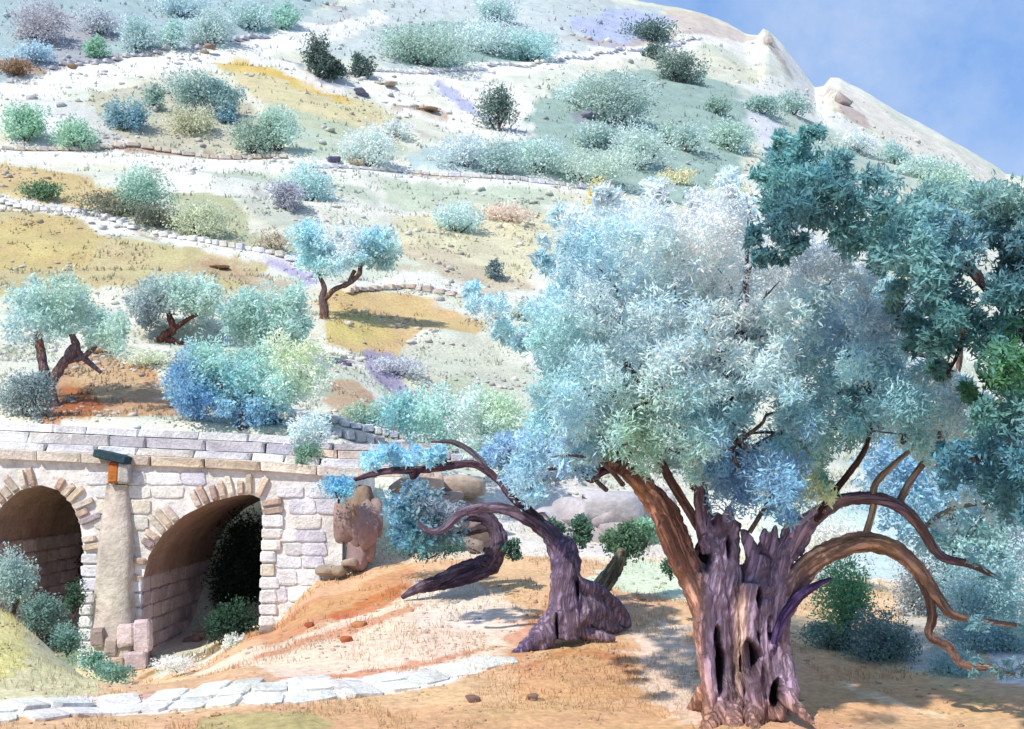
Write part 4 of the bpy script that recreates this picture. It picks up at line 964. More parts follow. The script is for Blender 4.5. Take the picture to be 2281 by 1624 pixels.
# left stem bundle
T((1600, 1640, 46), (1598, 1540, 40), (1590, 1440, 42), (1580, 1340, 44), (1572, 1260, 40), (1580, 1190, 30, .1), (1590, 1145, 18, .1))
T((1640, 1640, 46, .1), (1638, 1530, 34, .1), (1628, 1400, 40, .1), (1618, 1290, 46, .1), (1615, 1210, 36, .1), (1640, 1160, 16, .1))
T((1570, 1600, 18, -.15), (1572, 1500, 26, -.1), (1562, 1400, 30, -.1), (1560, 1330, 34, -.1), (1540, 1280, 30, -.05))
T((1610, 1600, 30, .3), (1600, 1400, 50, .3), (1600, 1250, 46, .25))
# right stem bundle
T((1720, 1630, 40), (1712, 1530, 38), (1706, 1440, 44), (1700, 1350, 46), (1694, 1290, 40), (1690, 1235, 26))
T((1735, 1600, 30, -.1), (1735, 1500, 30, -.05), (1738, 1420, 34), (1742, 1340, 36), (1745, 1280, 34), (1762, 1220, 28), (1785, 1165, 22))
T((1680, 1640, 34, -.15), (1682, 1540, 22, -.2), (1672, 1450, 26, -.2), (1668, 1380, 26, -.2), (1672, 1300, 24, -.2))
T((1700, 1600, 40, .3), (1700, 1400, 56, .3), (1700, 1290, 44, .3))
# bridge of wood between the stems, high and far
T((1600, 1340, 34, .15), (1640, 1290, 34, .2), (1690, 1280, 34, .15))
T((1645, 1640, 50, .3), (1648, 1500, 44, .35), (1648, 1380, 40, .35), (1650, 1300, 40, .3))
# broken snags on top
T((1690, 1250, 24), (1668, 1205, 14), (1655, 1180, 5)); T((1700, 1240, 20, .1), (1712, 1200, 14), (1708, 1178, 5)); T((1600, 1180, 20, .1), (1618, 1150, 12), (1622, 1128, 5))
T((1560, 1300, 20), (1530, 1225, 13), (1520, 1190, 5)); T((1735, 1240, 18), (1728, 1200, 12), (1738, 1172, 5))
# roots
T((1600, 1560, 34), (1580, 1605, 26, -.25), (1552, 1640, 12, -.5)); T((1740, 1500, 26, -.05), (1765, 1550, 22, -.25), (1800, 1590, 13, -.45), (1830, 1612, 5, -.6))
T((1690, 1560, 26, -.1), (1684, 1605, 22, -.35), (1680, 1645, 12, -.6)); T((1630, 1570, 28), (1632, 1620, 22, -.35), (1640, 1650, 14, -.5)); T((1750, 1440, 20, -.05), (1775, 1500, 13, -.2), (1790, 1560, 8, -.3))
T((1720, 1560, 26, .2), (1770, 1590, 20, .5), (1840, 1600, 10, .9)); T((1560, 1540, 22, .2), (1530, 1585, 16, .5), (1490, 1600, 8, .8))
pur, mau, org, dbr, pch = lin((150, 128, 160)), lin((180, 158, 182)), lin((204, 146, 114)), lin((104, 76, 84)), lin((222, 182, 156))
def pal_great(co, no):
    q = proj(co); x, y = q[:, 0], q[:, 1]
    n = fbm(co[:, 0] * 2.3, co[:, 2] * 1.6, 12, 4) * 2.2
    t = np.clip(.5 + n, 0, 1)[:, None]; C = pur * (1 - t) + mau * t
    t = np.clip((1575 - x) / 40 + n * .6 + np.clip((y - 1380) / 160, 0, 1) * .5, 0, .85)[:, None]; C = C * (1 - t) + org * t
    t = (np.exp(-((x - (1652 - (y - 1300) * .03)) / 16) ** 2) * np.clip((y - 1280) / 60, 0, 1) * np.clip((1600 - y) / 100, 0, 1) * .8)[:, None]; C = C * (1 - t) + pch * t
    t = np.clip((y - 1520) / 90 + n * .3, 0, .8)[:, None]; C = C * (1 - t) + lin((168, 120, 96)) * t
    t = np.clip(fbm(co[:, 0] * 7, co[:, 2] * 2, 22, 3) * 3.2 - .25, 0, .7)[:, None]; C = C * (1 - t) + dbr * t
    return C * .95
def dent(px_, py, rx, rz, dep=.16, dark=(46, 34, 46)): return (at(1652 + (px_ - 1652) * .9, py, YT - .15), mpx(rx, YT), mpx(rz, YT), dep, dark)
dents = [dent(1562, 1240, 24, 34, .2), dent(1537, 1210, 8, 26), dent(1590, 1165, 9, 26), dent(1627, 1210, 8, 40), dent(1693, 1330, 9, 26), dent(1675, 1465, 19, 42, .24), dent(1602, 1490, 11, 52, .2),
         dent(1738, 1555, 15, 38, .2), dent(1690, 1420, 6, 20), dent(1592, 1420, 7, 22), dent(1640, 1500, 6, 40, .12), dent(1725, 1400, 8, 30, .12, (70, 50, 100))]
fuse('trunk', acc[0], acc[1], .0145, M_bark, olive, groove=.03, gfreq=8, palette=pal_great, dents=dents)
def limb(name, pts, c1, c2, vox=.013, strands=3, parent=olive, Y0=YT, groove=.012, seed=0, blend=None):
    """a limb as a twisted bundle of strands melted together"""
    a = ([], [])
    base = [(p[0], p[1], Y0 + (p[3] if len(p) > 3 else 0), p[2]) for p in pts]
    for k in range(strands):
        q = []
        for i, (x, y, Y, r) in enumerate(base):
            an = 2 * math.pi * k / strands + i * .8 + seed
            q.append((x + math.cos(an) * r * .38, y + math.sin(an) * r * .38, Y + mpx(r, Y) * .4 * math.sin(an + 1.5), r * .68))
        add_geo(a, pxtube(q, sides=10, n=7, wob=.2, seed=seed + k))
    def pal(co, no):
        t = np.clip(.5 + 2.4 * fbm(co[:, 0] * 4, co[:, 2] * 4, 6 + int(seed), 4), 0, 1)[:, None]
        C = (lin(c1) * (1 - t) + lin(c2) * t) * .95
        if blend:
            s0 = np.array(at(pts[0][0], pts[0][1], base[0][2])[:]); q = np.clip((np.linalg.norm(co - s0, axis=1) - .25) / .55 + fbm(co[:, 0] * 8, co[:, 2] * 5, 9, 3) * .9, 0, 1)[:, None]
            C = blend(co, no) * (1 - q) + C * q
        return C
    return fuse(name, a[0], a[1], vox, M_bark, parent, groove=groove, gfreq=13, palette=pal, smooth_it=1, axis=[at(p[0], p[1], p[2]) for p in base])
limb('limb', [(1580, 1380, 36), (1555, 1310, 36), (1522, 1240, 34), (1492, 1170, 32), (1458, 1110, 27), (1420, 1068, 22), (1385, 1042, 15), (1350, 1036, 11)], (186, 128, 98), (150, 104, 94), seed=1, blend=pal_great)
limb('branch', [(1385, 1044, 11), (1345, 1048, 10), (1315, 1066, 10), (1295, 1048, 9), (1262, 1040, 6), (1220, 1046, 3)], (104, 72, 96), (90, 60, 78), seed=2, vox=.01, groove=.006)
limb('limb', [(1590, 1230, 26, .1), (1570, 1170, 20, .1), (1562, 1110, 16, .05), (1566, 1050, 12, 0), (1590, 960, 8, 0), (1640, 860, 5, 0)], (112, 98, 124), (96, 84, 100), seed=3, blend=pal_great)
limb('limb', [(1722, 1400, 24), (1752, 1330, 28), (1790, 1272, 26), (1850, 1230, 24), (1925, 1208, 22), (1990, 1222, 20), (2040, 1262, 17), (2085, 1325, 13), (2120, 1368, 9), (2185, 1382, 6), (2275, 1394, 4)], (190, 152, 126), (150, 120, 114), seed=4, blend=pal_great)
limb('branch', [(2040, 1268, 12), (2064, 1320, 11), (2076, 1370, 10), (2070, 1415, 9), (2112, 1440, 9), (2145, 1480, 8), (2210, 1488, 6), (2260, 1500, 3)], (160, 130, 116), (128, 100, 92), seed=5, vox=.01)
limb('limb', [(1760, 1235, 26), (1790, 1175, 22), (1828, 1140, 17), (1885, 1114, 14), (1960, 1113, 14), (2015, 1138, 13), (2055, 1180, 11), (2095, 1238, 9), (2165, 1258, 8), (2232, 1292, 3)], (128, 104, 128), (140, 112, 106), seed=6, blend=pal_great)
limb('branch', [(1815, 1158, 9, -.05), (1862, 1092, 8, -.05), (1905, 1035, 7), (1932, 985, 6), (1945, 900, 5), (1940, 830, 3)], (74, 54, 56), (112, 88, 84), seed=7, vox=.009, groove=.005)
limb('branch', [(1925, 1205, 8), (1945, 1130, 8), (1950, 1080, 8), (1990, 1035, 6), (2030, 1000, 5), (2052, 965, 3)], (196, 176, 156), (176, 160, 146), seed=8, vox=.009, groove=.005)
limb('branch', [(2000, 1125, 9, .1), (2030, 1070, 8, .15), (2085, 990, 8, .15), (2118, 900, 6, .15), (2138, 800, 6, .15), (2142, 705, 4, .1)], (176, 160, 152), (150, 120, 112), seed=9, vox=.009, groove=.005)
limb('branch', [(1385, 848, 5, .2), (1412, 900, 7, .2), (1432, 950, 8, .2), (1462, 1010, 9, .2), (1500, 1080, 10, .15), (1560, 1180, 12, .15)], (136, 92, 84), (140, 130, 130), seed=10, vox=.01, groove=.005)
limb('shoot', [(1722, 1450, 8, -.12), (1740, 1385, 11, -.12), (1775, 1335, 11, -.12), (1815, 1305, 8, -.12), (1852, 1288, 3, -.12)], (110, 84, 150), (90, 70, 124), seed=11, vox=.01, groove=.006)
limb('branch', [(2055, 1180, 6, .1), (2090, 1150, 6, .2), (2140, 1128, 5, .2), (2200, 1122, 3, .2)], (176, 172, 160), (150, 146, 140), seed=12, vox=.009, groove=.004)

gspots = [(1290, 520, (186, 206, 214)), (1400, 480, (190, 214, 224)), (1500, 560, (200, 224, 244)), (1580, 500, (198, 218, 244)), (1640, 470, (180, 214, 226)), (1760, 560, (204, 220, 244)), (1720, 640, (198, 218, 246)),
          (1300, 600, (160, 186, 208)), (1250, 590, (140, 172, 184)), (1400, 620, (178, 204, 236)), (1560, 640, (192, 214, 242)), (1850, 620, (196, 210, 196)), (1900, 660, (186, 204, 214)), (2000, 680, (140, 192, 220)),
          (1300, 720, (176, 194, 200)), (1430, 730, (170, 198, 238)), (1600, 760, (190, 210, 236)), (1700, 720, (170, 200, 226)), (1800, 740, (150, 182, 210)), (1880, 760, (178, 184, 192)), (1980, 790, (150, 196, 228)),
          (1240, 800, (150, 184, 192)), (1380, 820, (180, 204, 220)), (1500, 840, (178, 204, 226)), (1640, 860, (170, 194, 210)), (1780, 860, (150, 190, 206)), (1900, 860, (140, 182, 200)), (2060, 860, (190, 214, 216)),
          (1110, 930, (160, 200, 190)), (1190, 900, (150, 186, 196)), (1300, 930, (160, 186, 200)), (1400, 940, (156, 184, 170)), (1500, 940, (140, 180, 192)), (1620, 950, (130, 172, 186)), (1750, 960, (130, 174, 186)), (1880, 950, (112, 166, 176)), (2010, 930, (180, 214, 240)), (2120, 900, (170, 206, 220)),
          (1150, 1010, (134, 174, 202)), (1250, 1010, (150, 180, 214)), (1380, 1000, (130, 170, 150)), (1480, 1010, (136, 170, 166)), (1600, 1040, (110, 162, 202)), (1700, 1050, (110, 158, 200)), (1700, 1110, (104, 156, 198)), (1850, 1050, (118, 168, 160)), (1790, 1080, (190, 204, 160)), (1480, 1060, (170, 196, 186))]
main_poly = [(1245, 490), (1300, 470), (1345, 442), (1420, 420), (1500, 428), (1560, 450), (1610, 410), (1660, 420), (1690, 480), (1760, 500), (1870, 550), (1980, 610), (2045, 690), (2050, 780), (2130, 830), (2185, 885), (2150, 950), (2090, 1010), (2040, 1020),
             (1990, 960), (1940, 950), (1915, 1030), (1850, 1100), (1800, 1110), (1740, 1140), (1650, 1130), (1600, 1090), (1520, 1070), (1440, 1050), (1370, 1030), (1290, 1030), (1210, 1050), (1180, 1110), (1120, 1090), (1070, 1020), (1100, 960), (1170, 960), (1180, 870),
             (1240, 860), (1180, 790), (1160, 730), (1050, 690), (1045, 655), (1110, 660), (1200, 690), (1230, 640), (1205, 580), (1245, 560)]
holes = [[(1830, 1040), (1890, 1000), (1900, 1050), (1850, 1090)], [(1440, 700), (1480, 690), (1490, 740), (1450, 745)], [(1470, 960), (1500, 940), (1510, 985), (1480, 1000)], [(1200, 930), (1230, 915), (1240, 950)], [(1990, 850), (2020, 840), (2015, 880)], [(1640, 950), (1720, 880), (1745, 900), (1700, 960), (1760, 960), (1740, 975), (1650, 975)], [(1680, 1090), (1712, 1048), (1722, 1056), (1700, 1100)], [(1795, 870), (1850, 850), (1840, 868)], [(1318, 850), (1345, 850), (1340, 885), (1325, 890)]]
V_, F_, C_ = crown_poly(main_poly, YT + .1, 3.4, 48, 380, 46, 11, .062, gspots, holes=holes, asp=.24, spread=.20, edge=.8, jitter=26)
V2, F2, C2 = crown_poly(main_poly, YT, 2.2, 26, 330, 24, 9, .064, gspots, holes=holes, asp=.24, spread=.24, edge=.4, jitter=26)
F_ = np.concatenate([F_, F2 + len(V_)]); V_ = np.concatenate([V_, V2]); C_ = np.concatenate([C_, C2])
mesh_obj('crown', V_, F_, M_leaf, olive, cols=C_)
tv, tf = [], []; tacc = (tv, tf)
roots_ = [at(1370, 1040, YT), at(1566, 1050, YT), at(1640, 860, YT), at(1940, 900, YT), at(2052, 965, YT), at(1400, 900, YT + .2), at(1640, 1180, YT + .1), at(2130, 880, YT + .1), at(1640, 1000, YT)]
mp_ = np.array(main_poly, float); k = 0
while k < 80:
    q = np.array([RNG.uniform(1060, 2150), RNG.uniform(430, 1090)])
    if not in_poly(q[None], mp_)[0]: continue
    k += 1; e = at(q[0], q[1], YT + RNG.uniform(-1.5, 1.3)); r0 = min(roots_, key=lambda v: (v - e).length + (0 if v.z < e.z else 2))
    if e.z < r0.z - .1 or (e - r0).length > 1.9: k -= .97; continue
    r0 = r0 + Vector((RNG.normal() * .14, RNG.normal() * .1, RNG.normal() * .14))
    m1 = r0.lerp(e, .35) + Vector((RNG.normal() * .12, RNG.normal() * .15, .12)); m2 = r0.lerp(e, .7) + Vector((RNG.normal() * .12, RNG.normal() * .12, .1))
    add_geo(tacc, tube([r0, m1, m2, e], [.028, .02, .013, .005], sides=5, n=4, wob=.1, seed=k))
tw_o = mesh_obj('twigs', tv, tf, M_bark, olive, cols=np.tile(lin((136, 122, 124)) * .8, (len(tv), 1)), smooth=True); tw_o['kind'] = 'stuff'
# leaf sprays along the outline: pointed tips leaving the mass
tips, trd = [], []
for (x, y) in [(1250, 480), (1335, 440), (1270, 560), (1210, 575), (1060, 655), (1130, 720), (1170, 780), (1235, 850), (1180, 960), (1450, 420), (1540, 440), (1620, 400), (1660, 450), (1770, 510), (1880, 575), (2040, 700), (2160, 850), (2180, 890), (2130, 960), (2060, 1010), (1180, 1110), (1250, 1040), (1960, 630), (1850, 1090), (1740, 1130)]:
    for k in range(3): tips.append(at(x + RNG.normal() * 16, y + RNG.normal() * 16, YT + RNG.normal() * .5)[:]); trd.append(mpx(22, YT))
V_, F_, C_ = leaf_cloud(tips, trd, 26, 6, .09, spots_fn(gspots, YT, KL, 20), asp=.28)
mesh_obj('leaf_spray', V_, F_, M_leaf, olive, cols=C_)

tips, trd = [], []
for (x, y) in [(2200, 1275), (2245, 1300), (2170, 1250), (2250, 1390), (2200, 1380), (2280, 1400), (2225, 1495), (2180, 1480), (2260, 1505), (2150, 1130), (2200, 1120), (2240, 1130), (2050, 960), (2090, 1180), (1350, 1040), (1290, 1045)]:
    for k in range(2): tips.append(at(x + RNG.normal() * 14, y + RNG.normal() * 14, YT + RNG.normal() * .2)[:]); trd.append(mpx(20, YT))
V_, F_, C_ = leaf_cloud(tips, trd, 12, 6, .07, spots_fn([(2200, 1280, (120, 170, 180)), (2240, 1400, (112, 158, 166)), (2220, 1490, (104, 150, 156)), (2160, 1130, (170, 204, 214)), (1320, 1040, (130, 168, 196))], YT, KL, 20), asp=.26)
mesh_obj('leaf_spray', V_, F_, M_leaf, olive, cols=C_)
# ================================================================== DARK TREE reaching in from the right
YD = 9.3
dark = empty('holm_oak', (at(2560, 1500, YD + 1).x, YD + 1, Hs(at(2560, 1500, YD + 1).x, YD + 1)), 'dark blue green tree reaching in over the upper right', 'oak tree')
dspots = [(1700, 400, (96, 146, 146)), (1760, 340, (100, 150, 154)), (1800, 400, (82, 132, 140)), (1860, 430, (78, 124, 136)), (1720, 500, (62, 106, 118)), (1790, 500, (70, 112, 116)), (1900, 380, (112, 152, 154)), (1900, 500, (84, 132, 138)), (2000, 480, (110, 152, 154)),
          (2080, 450, (118, 154, 150)), (2200, 470, (124, 156, 152)), (2050, 560, (96, 140, 156)), (2120, 620, (94, 136, 146)), (2000, 610, (112, 154, 160)), (2220, 560, (66, 110, 124)), (2260, 650, (66, 108, 122)), (2150, 720, (76, 128, 142)), (2050, 720, (78, 126, 130)), (2090, 780, (66, 108, 108)),
          (2200, 840, (84, 138, 98)), (2260, 800, (78, 140, 90)), (2160, 940, (86, 134, 128)), (2240, 950, (120, 152, 176)), (2150, 1020, (64, 122, 144)), (2240, 1060, (84, 136, 154)), (2180, 1110, (62, 112, 124)), (2270, 430, (110, 150, 144))]
dk_poly = [(1670, 380), (1720, 360), (1740, 320), (1800, 300), (1880, 320), (1930, 360), (2000, 400), (2060, 420), (2120, 390), (2200, 420), (2290, 400), (2700, 420), (2900, 900), (2500, 1200), (2300, 1180), (2200, 1150), (2170, 1100), (2095, 1060), (2100, 980), (2170, 900),
           (2160, 800), (2090, 830), (2030, 770), (2060, 720), (1990, 680), (2040, 640), (1960, 590), (1880, 570), (1830, 540), (1770, 540), (1745, 570), (1710, 550), (1680, 500), (1700, 450)]
_kl = KL; KL = 1.8
V_, F_, C_ = crown_poly(dk_poly, YD, 1.6, 38, 470, 40, 8, .07, dspots, asp=.3, spread=.2, edge=.55, jitter=20, holes=[[(2140, 1080), (2175, 1050), (2210, 1070), (2190, 1110), (2150, 1110)]])
mesh_obj('crown', V_, F_, M_leaf, dark, cols=C_)
tips, trd = [], []
for (x, y) in [(1745, 315), (1800, 305), (1685, 380), (1680, 520), (1705, 560), (1740, 565), (1775, 540), (1965, 600), (2000, 640), (1995, 690), (2040, 720), (2035, 765), (2080, 830), (2165, 880), (2100, 1020), (2110, 1080)]:
    for k in range(2): tips.append(at(x + RNG.normal() * 10, y + RNG.normal() * 10, YD + RNG.normal() * .3)[:]); trd.append(mpx(20, YD))
V_, F_, C_ = leaf_cloud(tips, trd, 26, 6, .09, spots_fn(dspots, YD, KL, 16), asp=.3)
mesh_obj('leaf_spray', V_, F_, M_leaf, dark, cols=C_)
KL = _kl
limb('trunk', [(2560, 1640, 60, 1), (2540, 1400, 48, .9), (2500, 1150, 42, .6), (2440, 950, 32, .3), (2380, 780, 24, .1)], (104, 84, 84), (86, 74, 80), parent=dark, Y0=YD, seed=13, vox=.02)
limb('branch', [(2420, 900, 22, .2), (2300, 760, 15, 0), (2180, 620, 11, 0), (2060, 520, 8, 0), (1900, 440, 6, 0), (1790, 420, 3, 0)], (96, 80, 84), (84, 74, 80), parent=dark, Y0=YD, seed=14, vox=.014)
limb('branch', [(2440, 950, 22, .3), (2360, 980, 13, .1), (2250, 1000, 8, 0), (2150, 1030, 4, 0)], (96, 80, 84), (84, 74, 80), parent=dark, Y0=YD, seed=15, vox=.014)
limb('twig', [(2148, 690, 6, -.1), (2146, 745, 6, -.1), (2128, 800, 4, -.1), (2100, 850, 2, -.1)], (120, 70, 58), (100, 60, 56), parent=dark, Y0=YD, seed=16, vox=.009, groove=.004)

SOFT = .25
# ================================================================== SECOND OLIVE
Y2 = 14.2
b2 = hit(1250, 1420)
olive2 = empty('olive_tree', at(1250, 1420, Y2), 'second olive with splayed violet trunk and bare limbs arching left', 'olive tree')
a2 = ([], [])
def T2(*pts): add_geo(a2, pxtube([(p[0], p[1], Y2 + (p[3] if len(p) > 3 else 0), p[2]) for p in pts]))
T2((1255, 1420, 36), (1262, 1350, 32), (1258, 1290, 30), (1250, 1240, 26), (1235, 1200, 20)); T2((1240, 1400, 30, .1), (1262, 1300, 28, .1), (1268, 1240, 22, .1), (1255, 1200, 16, .1))
T2((1260, 1340, 24), (1225, 1390, 26, -.1), (1185, 1430, 20, -.3), (1140, 1466, 9, -.4)); T2((1265, 1330, 24), (1320, 1358, 24, .3), (1365, 1374, 18, .7), (1402, 1392, 8, .9)); T2((1280, 1300, 14), (1330, 1312, 12, .3), (1375, 1350, 12, .6), (1400, 1384, 6, .9))
T2((1260, 1380, 26), (1290, 1405, 18, .1), (1330, 1415, 12, .1), (1370, 1424, 6, .1)); T2((1275, 1290, 16), (1310, 1335, 22, .3), (1350, 1368, 18, .6), (1385, 1390, 8, .9)); T2((1280, 1360, 34), (1310, 1380, 22, .3), (1345, 1395, 14, .5), (1385, 1402, 6, .7)); T2((1230, 1380, 26), (1215, 1420, 22, -.2), (1200, 1450, 8, -.3))
def pal2(co, no):
    t = np.clip(.5 + 2.2 * fbm(co[:, 0] * 2.5, co[:, 2] * 2.5, 44, 4), 0, 1)[:, None]
    return (lin((112, 94, 132)) * (1 - t) + lin((146, 124, 140)) * t) * .95
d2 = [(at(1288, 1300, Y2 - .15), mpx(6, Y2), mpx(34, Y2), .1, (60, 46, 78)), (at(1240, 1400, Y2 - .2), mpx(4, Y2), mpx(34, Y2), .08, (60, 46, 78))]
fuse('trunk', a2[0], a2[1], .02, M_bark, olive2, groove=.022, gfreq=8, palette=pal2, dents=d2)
limb('limb', [(1258, 1260, 24), (1240, 1210, 22), (1205, 1172, 18), (1150, 1142, 13), (1085, 1130, 11), (1030, 1142, 9), (985, 1180, 8), (950, 1182, 6), (930, 1160, 3)], (126, 108, 132), (104, 86, 104), parent=olive2, Y0=Y2, seed=21, vox=.014)
limb('limb', [(1235, 1205, 16), (1190, 1150, 12), (1140, 1105, 9), (1110, 1070, 8), (1060, 1035, 8), (1000, 1038, 9), (935, 1046, 8), (860, 1050, 7), (790, 1068, 4)], (98, 76, 92), (80, 60, 74), parent=olive2, Y0=Y2, seed=22, vox=.013)
limb('branch', [(1090, 1055, 6), (1060, 1015, 7), (1010, 985, 6), (960, 984, 3)], (124, 112, 120), (104, 96, 108), parent=olive2, Y0=Y2, seed=23, vox=.011, groove=.005)
limb('branch', [(935, 1046, 6), (920, 1062, 7), (912, 1040, 4)], (70, 50, 62), (80, 60, 74), parent=olive2, Y0=Y2, seed=24, vox=.011, groove=.005)
s2 = [(1100, 1060, (112, 164, 196)), (1180, 1030, (150, 178, 212)), (1250, 1080, (140, 176, 200)), (900, 1010, (120, 176, 210)), (960, 1010, (140, 196, 222)), (840, 1030, (140, 190, 214))]
V_, F_, C_ = crown_poly([(1075, 1000), (1150, 960), (1300, 980), (1320, 1040), (1250, 1060), (1190, 1078), (1130, 1060), (1075, 1030)], Y2, 1.8, 34, 60, 34, 8, .085, s2, asp=.36)
mesh_obj('crown', V_, F_, M_leaf, olive2, cols=C_)
V_, F_, C_ = crown_poly([(800, 1020), (880, 990), (960, 980), (1000, 1010), (960, 1050), (880, 1060), (810, 1050)], Y2, .9, 22, 24, 18, 7, .08, s2, asp=.34)
mesh_obj('leaf_spray', V_, F_, M_leaf, olive2, cols=C_)

# ================================================================== THIRD OLIVE, leaning and dark
Y3 = 17.1
olive3 = empty('olive_tree', at(1000, 1290, Y3), 'low leaning olive with dark trunk lying along the bank', 'olive tree')
limb('trunk', [(895, 1332, 4), (930, 1312, 11), (975, 1298, 17), (1030, 1276, 22), (1085, 1258, 24), (1108, 1225, 22), (1106, 1185, 19), (1085, 1155, 15), (1050, 1150, 10), (1010, 1165, 6)], (124, 106, 124), (84, 66, 84), parent=olive3, Y0=Y3, seed=31, vox=.018, groove=.016)
limb('trunk', [(975, 1312, 4, -.1), (1020, 1294, 12, -.1), (1070, 1276, 17, -.1), (1105, 1262, 8, 0)], (74, 58, 78), (84, 68, 88), parent=olive3, Y0=Y3, seed=32, vox=.016)  # dark tube under the trunk, standing in for its shadow
limb('limb', [(1106, 1205, 12), (1100, 1175, 12), (1060, 1180, 9), (1010, 1195, 6)], (120, 104, 116), (100, 84, 96), parent=olive3, Y0=Y3, seed=33, vox=.014)
s3 = [(880, 1120, (90, 158, 200)), (940, 1110, (128, 160, 176)), (900, 1190, (70, 150, 176)), (980, 1210, (80, 146, 150)), (860, 1090, (110, 150, 160)), (1000, 1150, (150, 150, 166))]
KL = 1.4
V_, F_, C_ = crown_poly([(860, 1090), (920, 1070), (990, 1090), (1040, 1150), (1040, 1200), (980, 1230), (900, 1220), (850, 1180)], Y3, 1.8, 28, 44, 26, 8, .09, s3, asp=.36)
mesh_obj('crown', V_, F_, M_leaf, olive3, cols=C_)

mid_tree('pale blue olive standing behind the arching right limbs', (2120, 1330), [(1900, 990), (1990, 930), (2120, 900), (2230, 960), (2330, 1060), (2330, 1260), (2200, 1290), (2080, 1240), (1980, 1190), (1900, 1100)], 42, 70,
    [(1960, 1040, (140, 184, 210)), (2080, 960, (160, 192, 190)), (2060, 1080, (140, 190, 216)), (2200, 1100, (150, 186, 200)), (2150, 1210, (150, 190, 190)), (2280, 1200, (156, 180, 196))],
    [('trunk', [(2120, 1345, 16), (2112, 1290, 13), (2130, 1220, 11), (2110, 1120, 8), (2080, 1010, 5)]), ('limb', [(2125, 1240, 8), (2180, 1160, 6), (2230, 1080, 4)])], (176, 166, 160), (150, 140, 140), Y=16.5, ncl=22, leafpx=13, group='olive trees behind the great olive')
# sapling stem beside the second olive
sap = empty('leaning_stump', at(1340, 1330, 16), 'short olive green stump leaning between the two big trunks', 'stump')
limb('stump', [(1325, 1335, 22), (1350, 1295, 20), (1375, 1255, 16), (1385, 1225, 10)], (134, 132, 104), (112, 106, 92), parent=sap, Y0=16, seed=41, vox=.016)

# ================================================================== GRASS AND SCRUB (uncountable)
def blades(name, n, region, hgt, tint_mix, label, seed=0, wid=.12):
    r = np.random.default_rng(seed); P = []
    while len(P) < n:
        px = region[0] + (region[1] - region[0]) * r.random(4000); yv = 1 / (1 / region[2] + (1 / region[3] - 1 / region[2]) * r.random(4000))
        x = (px - CX) / F * yv
        keep = fbm(x * 1.3, yv * 1.3, seed + 3, 3) > region[4]
        P += list(zip(x[keep], yv[keep]))
    P = np.array(P[:n]); z = H(P[:, 0], P[:, 1])
    h = hgt * (.4 + r.random(n)) * (P[:, 1] / 14); ang = r.random(n) * 6.283
    dx = np.cos(ang) * h * wid; dy = np.sin(ang) * h * wid
    lean = r.normal(size=(n, 2)) * h[:, None] * .35
    a = np.stack([P[:, 0] - dx, P[:, 1] - dy, z - .01], -1); b = np.stack([P[:, 0] + dx, P[:, 1] + dy, z - .01], -1)
    c = np.stack([P[:, 0] + lean[:, 0], P[:, 1] + lean[:, 1], z + h], -1)
    V_ = np.stack([a, b, c], 1).reshape(-1, 3)
    base = cover(P[:, 0], P[:, 1]); t = r.random((n, 1)) * .6
    C_ = (base * (1 - t) + lin(tint_mix) * KG * t) * (.85 + .3 * r.random((n, 1)))
    o = mesh_obj(name, V_, np.arange(3 * n).reshape(n, 3), M_grass, cols=np.repeat(C_, 3, 0))
    return tag(o, label, None, None, 'stuff')
blades('grass', 26000, (-80, 2360, 10.3, 25, .0), .055, (196, 190, 140), 'thin dry grass over the ochre foreground earth', 3)
blades('hill_scrub', 30000, (-100, 2400, 26, 140, .06), .042, (206, 212, 190), 'low pale thyme scrub and dry grass over the hillside', 5, wid=.35)

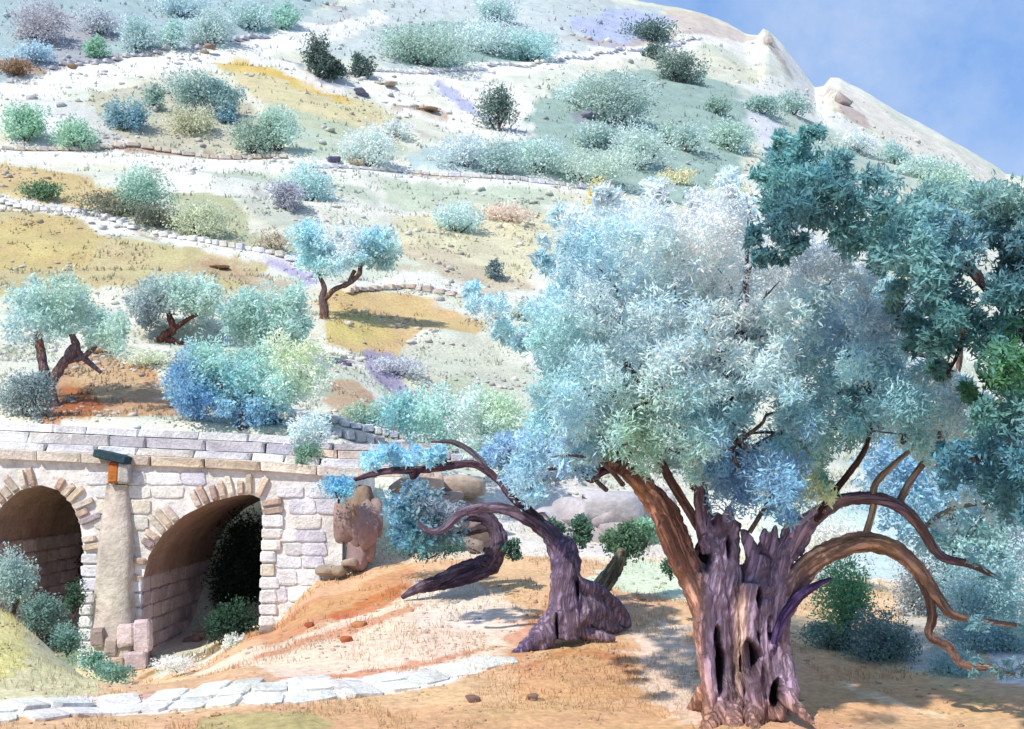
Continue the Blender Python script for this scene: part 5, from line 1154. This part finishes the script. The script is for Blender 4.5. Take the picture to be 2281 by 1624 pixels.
def rubble(name, n, region, size, tint, label, seed, thr=.02):
    r = np.random.default_rng(seed); t_ = (1 + 5 ** .5) / 2
    iv = np.array([(-1, t_, 0), (1, t_, 0), (-1, -t_, 0), (1, -t_, 0), (0, -1, t_), (0, 1, t_), (0, -1, -t_), (0, 1, -t_), (t_, 0, -1), (t_, 0, 1), (-t_, 0, -1), (-t_, 0, 1)]) / 1.9
    fc = np.array([(0, 11, 5), (0, 5, 1), (0, 1, 7), (0, 7, 10), (0, 10, 11), (1, 5, 9), (5, 11, 4), (11, 10, 2), (10, 7, 6), (7, 1, 8), (3, 9, 4), (3, 4, 2), (3, 2, 6), (3, 6, 8), (3, 8, 9), (4, 9, 5), (2, 4, 11), (6, 2, 10), (8, 6, 7), (9, 8, 1)])
    P = np.zeros((0, 2))
    while len(P) < n:
        px = region[0] + (region[1] - region[0]) * r.random(6000); yv = 1 / (1 / region[2] + (1 / region[3] - 1 / region[2]) * r.random(6000)); x = (px - CX) / F * yv
        keep = fbm(x * 6 / yv * 3, yv * .5, seed, 4) > thr; P = np.concatenate([P, np.stack([x[keep], yv[keep]], 1)])
    P = P[:n]; z = H(P[:, 0], P[:, 1]); sz = size * P[:, 1] * (.25 + r.random(n) ** 4 * 1.6)
    sc = sz[:, None] * np.stack([.8 + .7 * r.random(n), .8 + .5 * r.random(n), .45 + .4 * r.random(n)], 1)
    a = r.random(n) * 6.283; ca, sa = np.cos(a)[:, None], np.sin(a)[:, None]
    q = iv[None] * (1 + .35 * r.normal(size=(n, 12, 1)) * .6) * sc[:, None, :]
    X = q[..., 0] * ca - q[..., 1] * sa; Yq = q[..., 0] * sa + q[..., 1] * ca
    V_ = np.stack([X + P[:, :1], Yq + P[:, 1:], q[..., 2] + (z + sc[:, 2] * .15)[:, None]], -1).reshape(-1, 3)
    F_ = (fc[None] + (np.arange(n) * 12)[:, None, None]).reshape(-1, 3)
    c = cover(P[:, 0], P[:, 1]); t = (.3 + .6 * r.random((n, 1))); c = (c * (1 - t) + lin(tint) * KG * t) * (.75 + .35 * r.random((n, 1)))
    return tag(mesh_obj(name, V_, F_, M_rock, cols=np.repeat(c, 12, 0)), label, None, None, 'stuff')
rubble('rubble', 9000, (-100, 2400, 25.5, 145), .0022, (226, 222, 218), 'broken pale limestone rubble strewn over the hillside', 11, .03)
rubble('pebbles', 3500, (-80, 2360, 10.3, 22), .0014, (196, 170, 150), 'small pebbles scattered over the ochre earth', 12, .04)
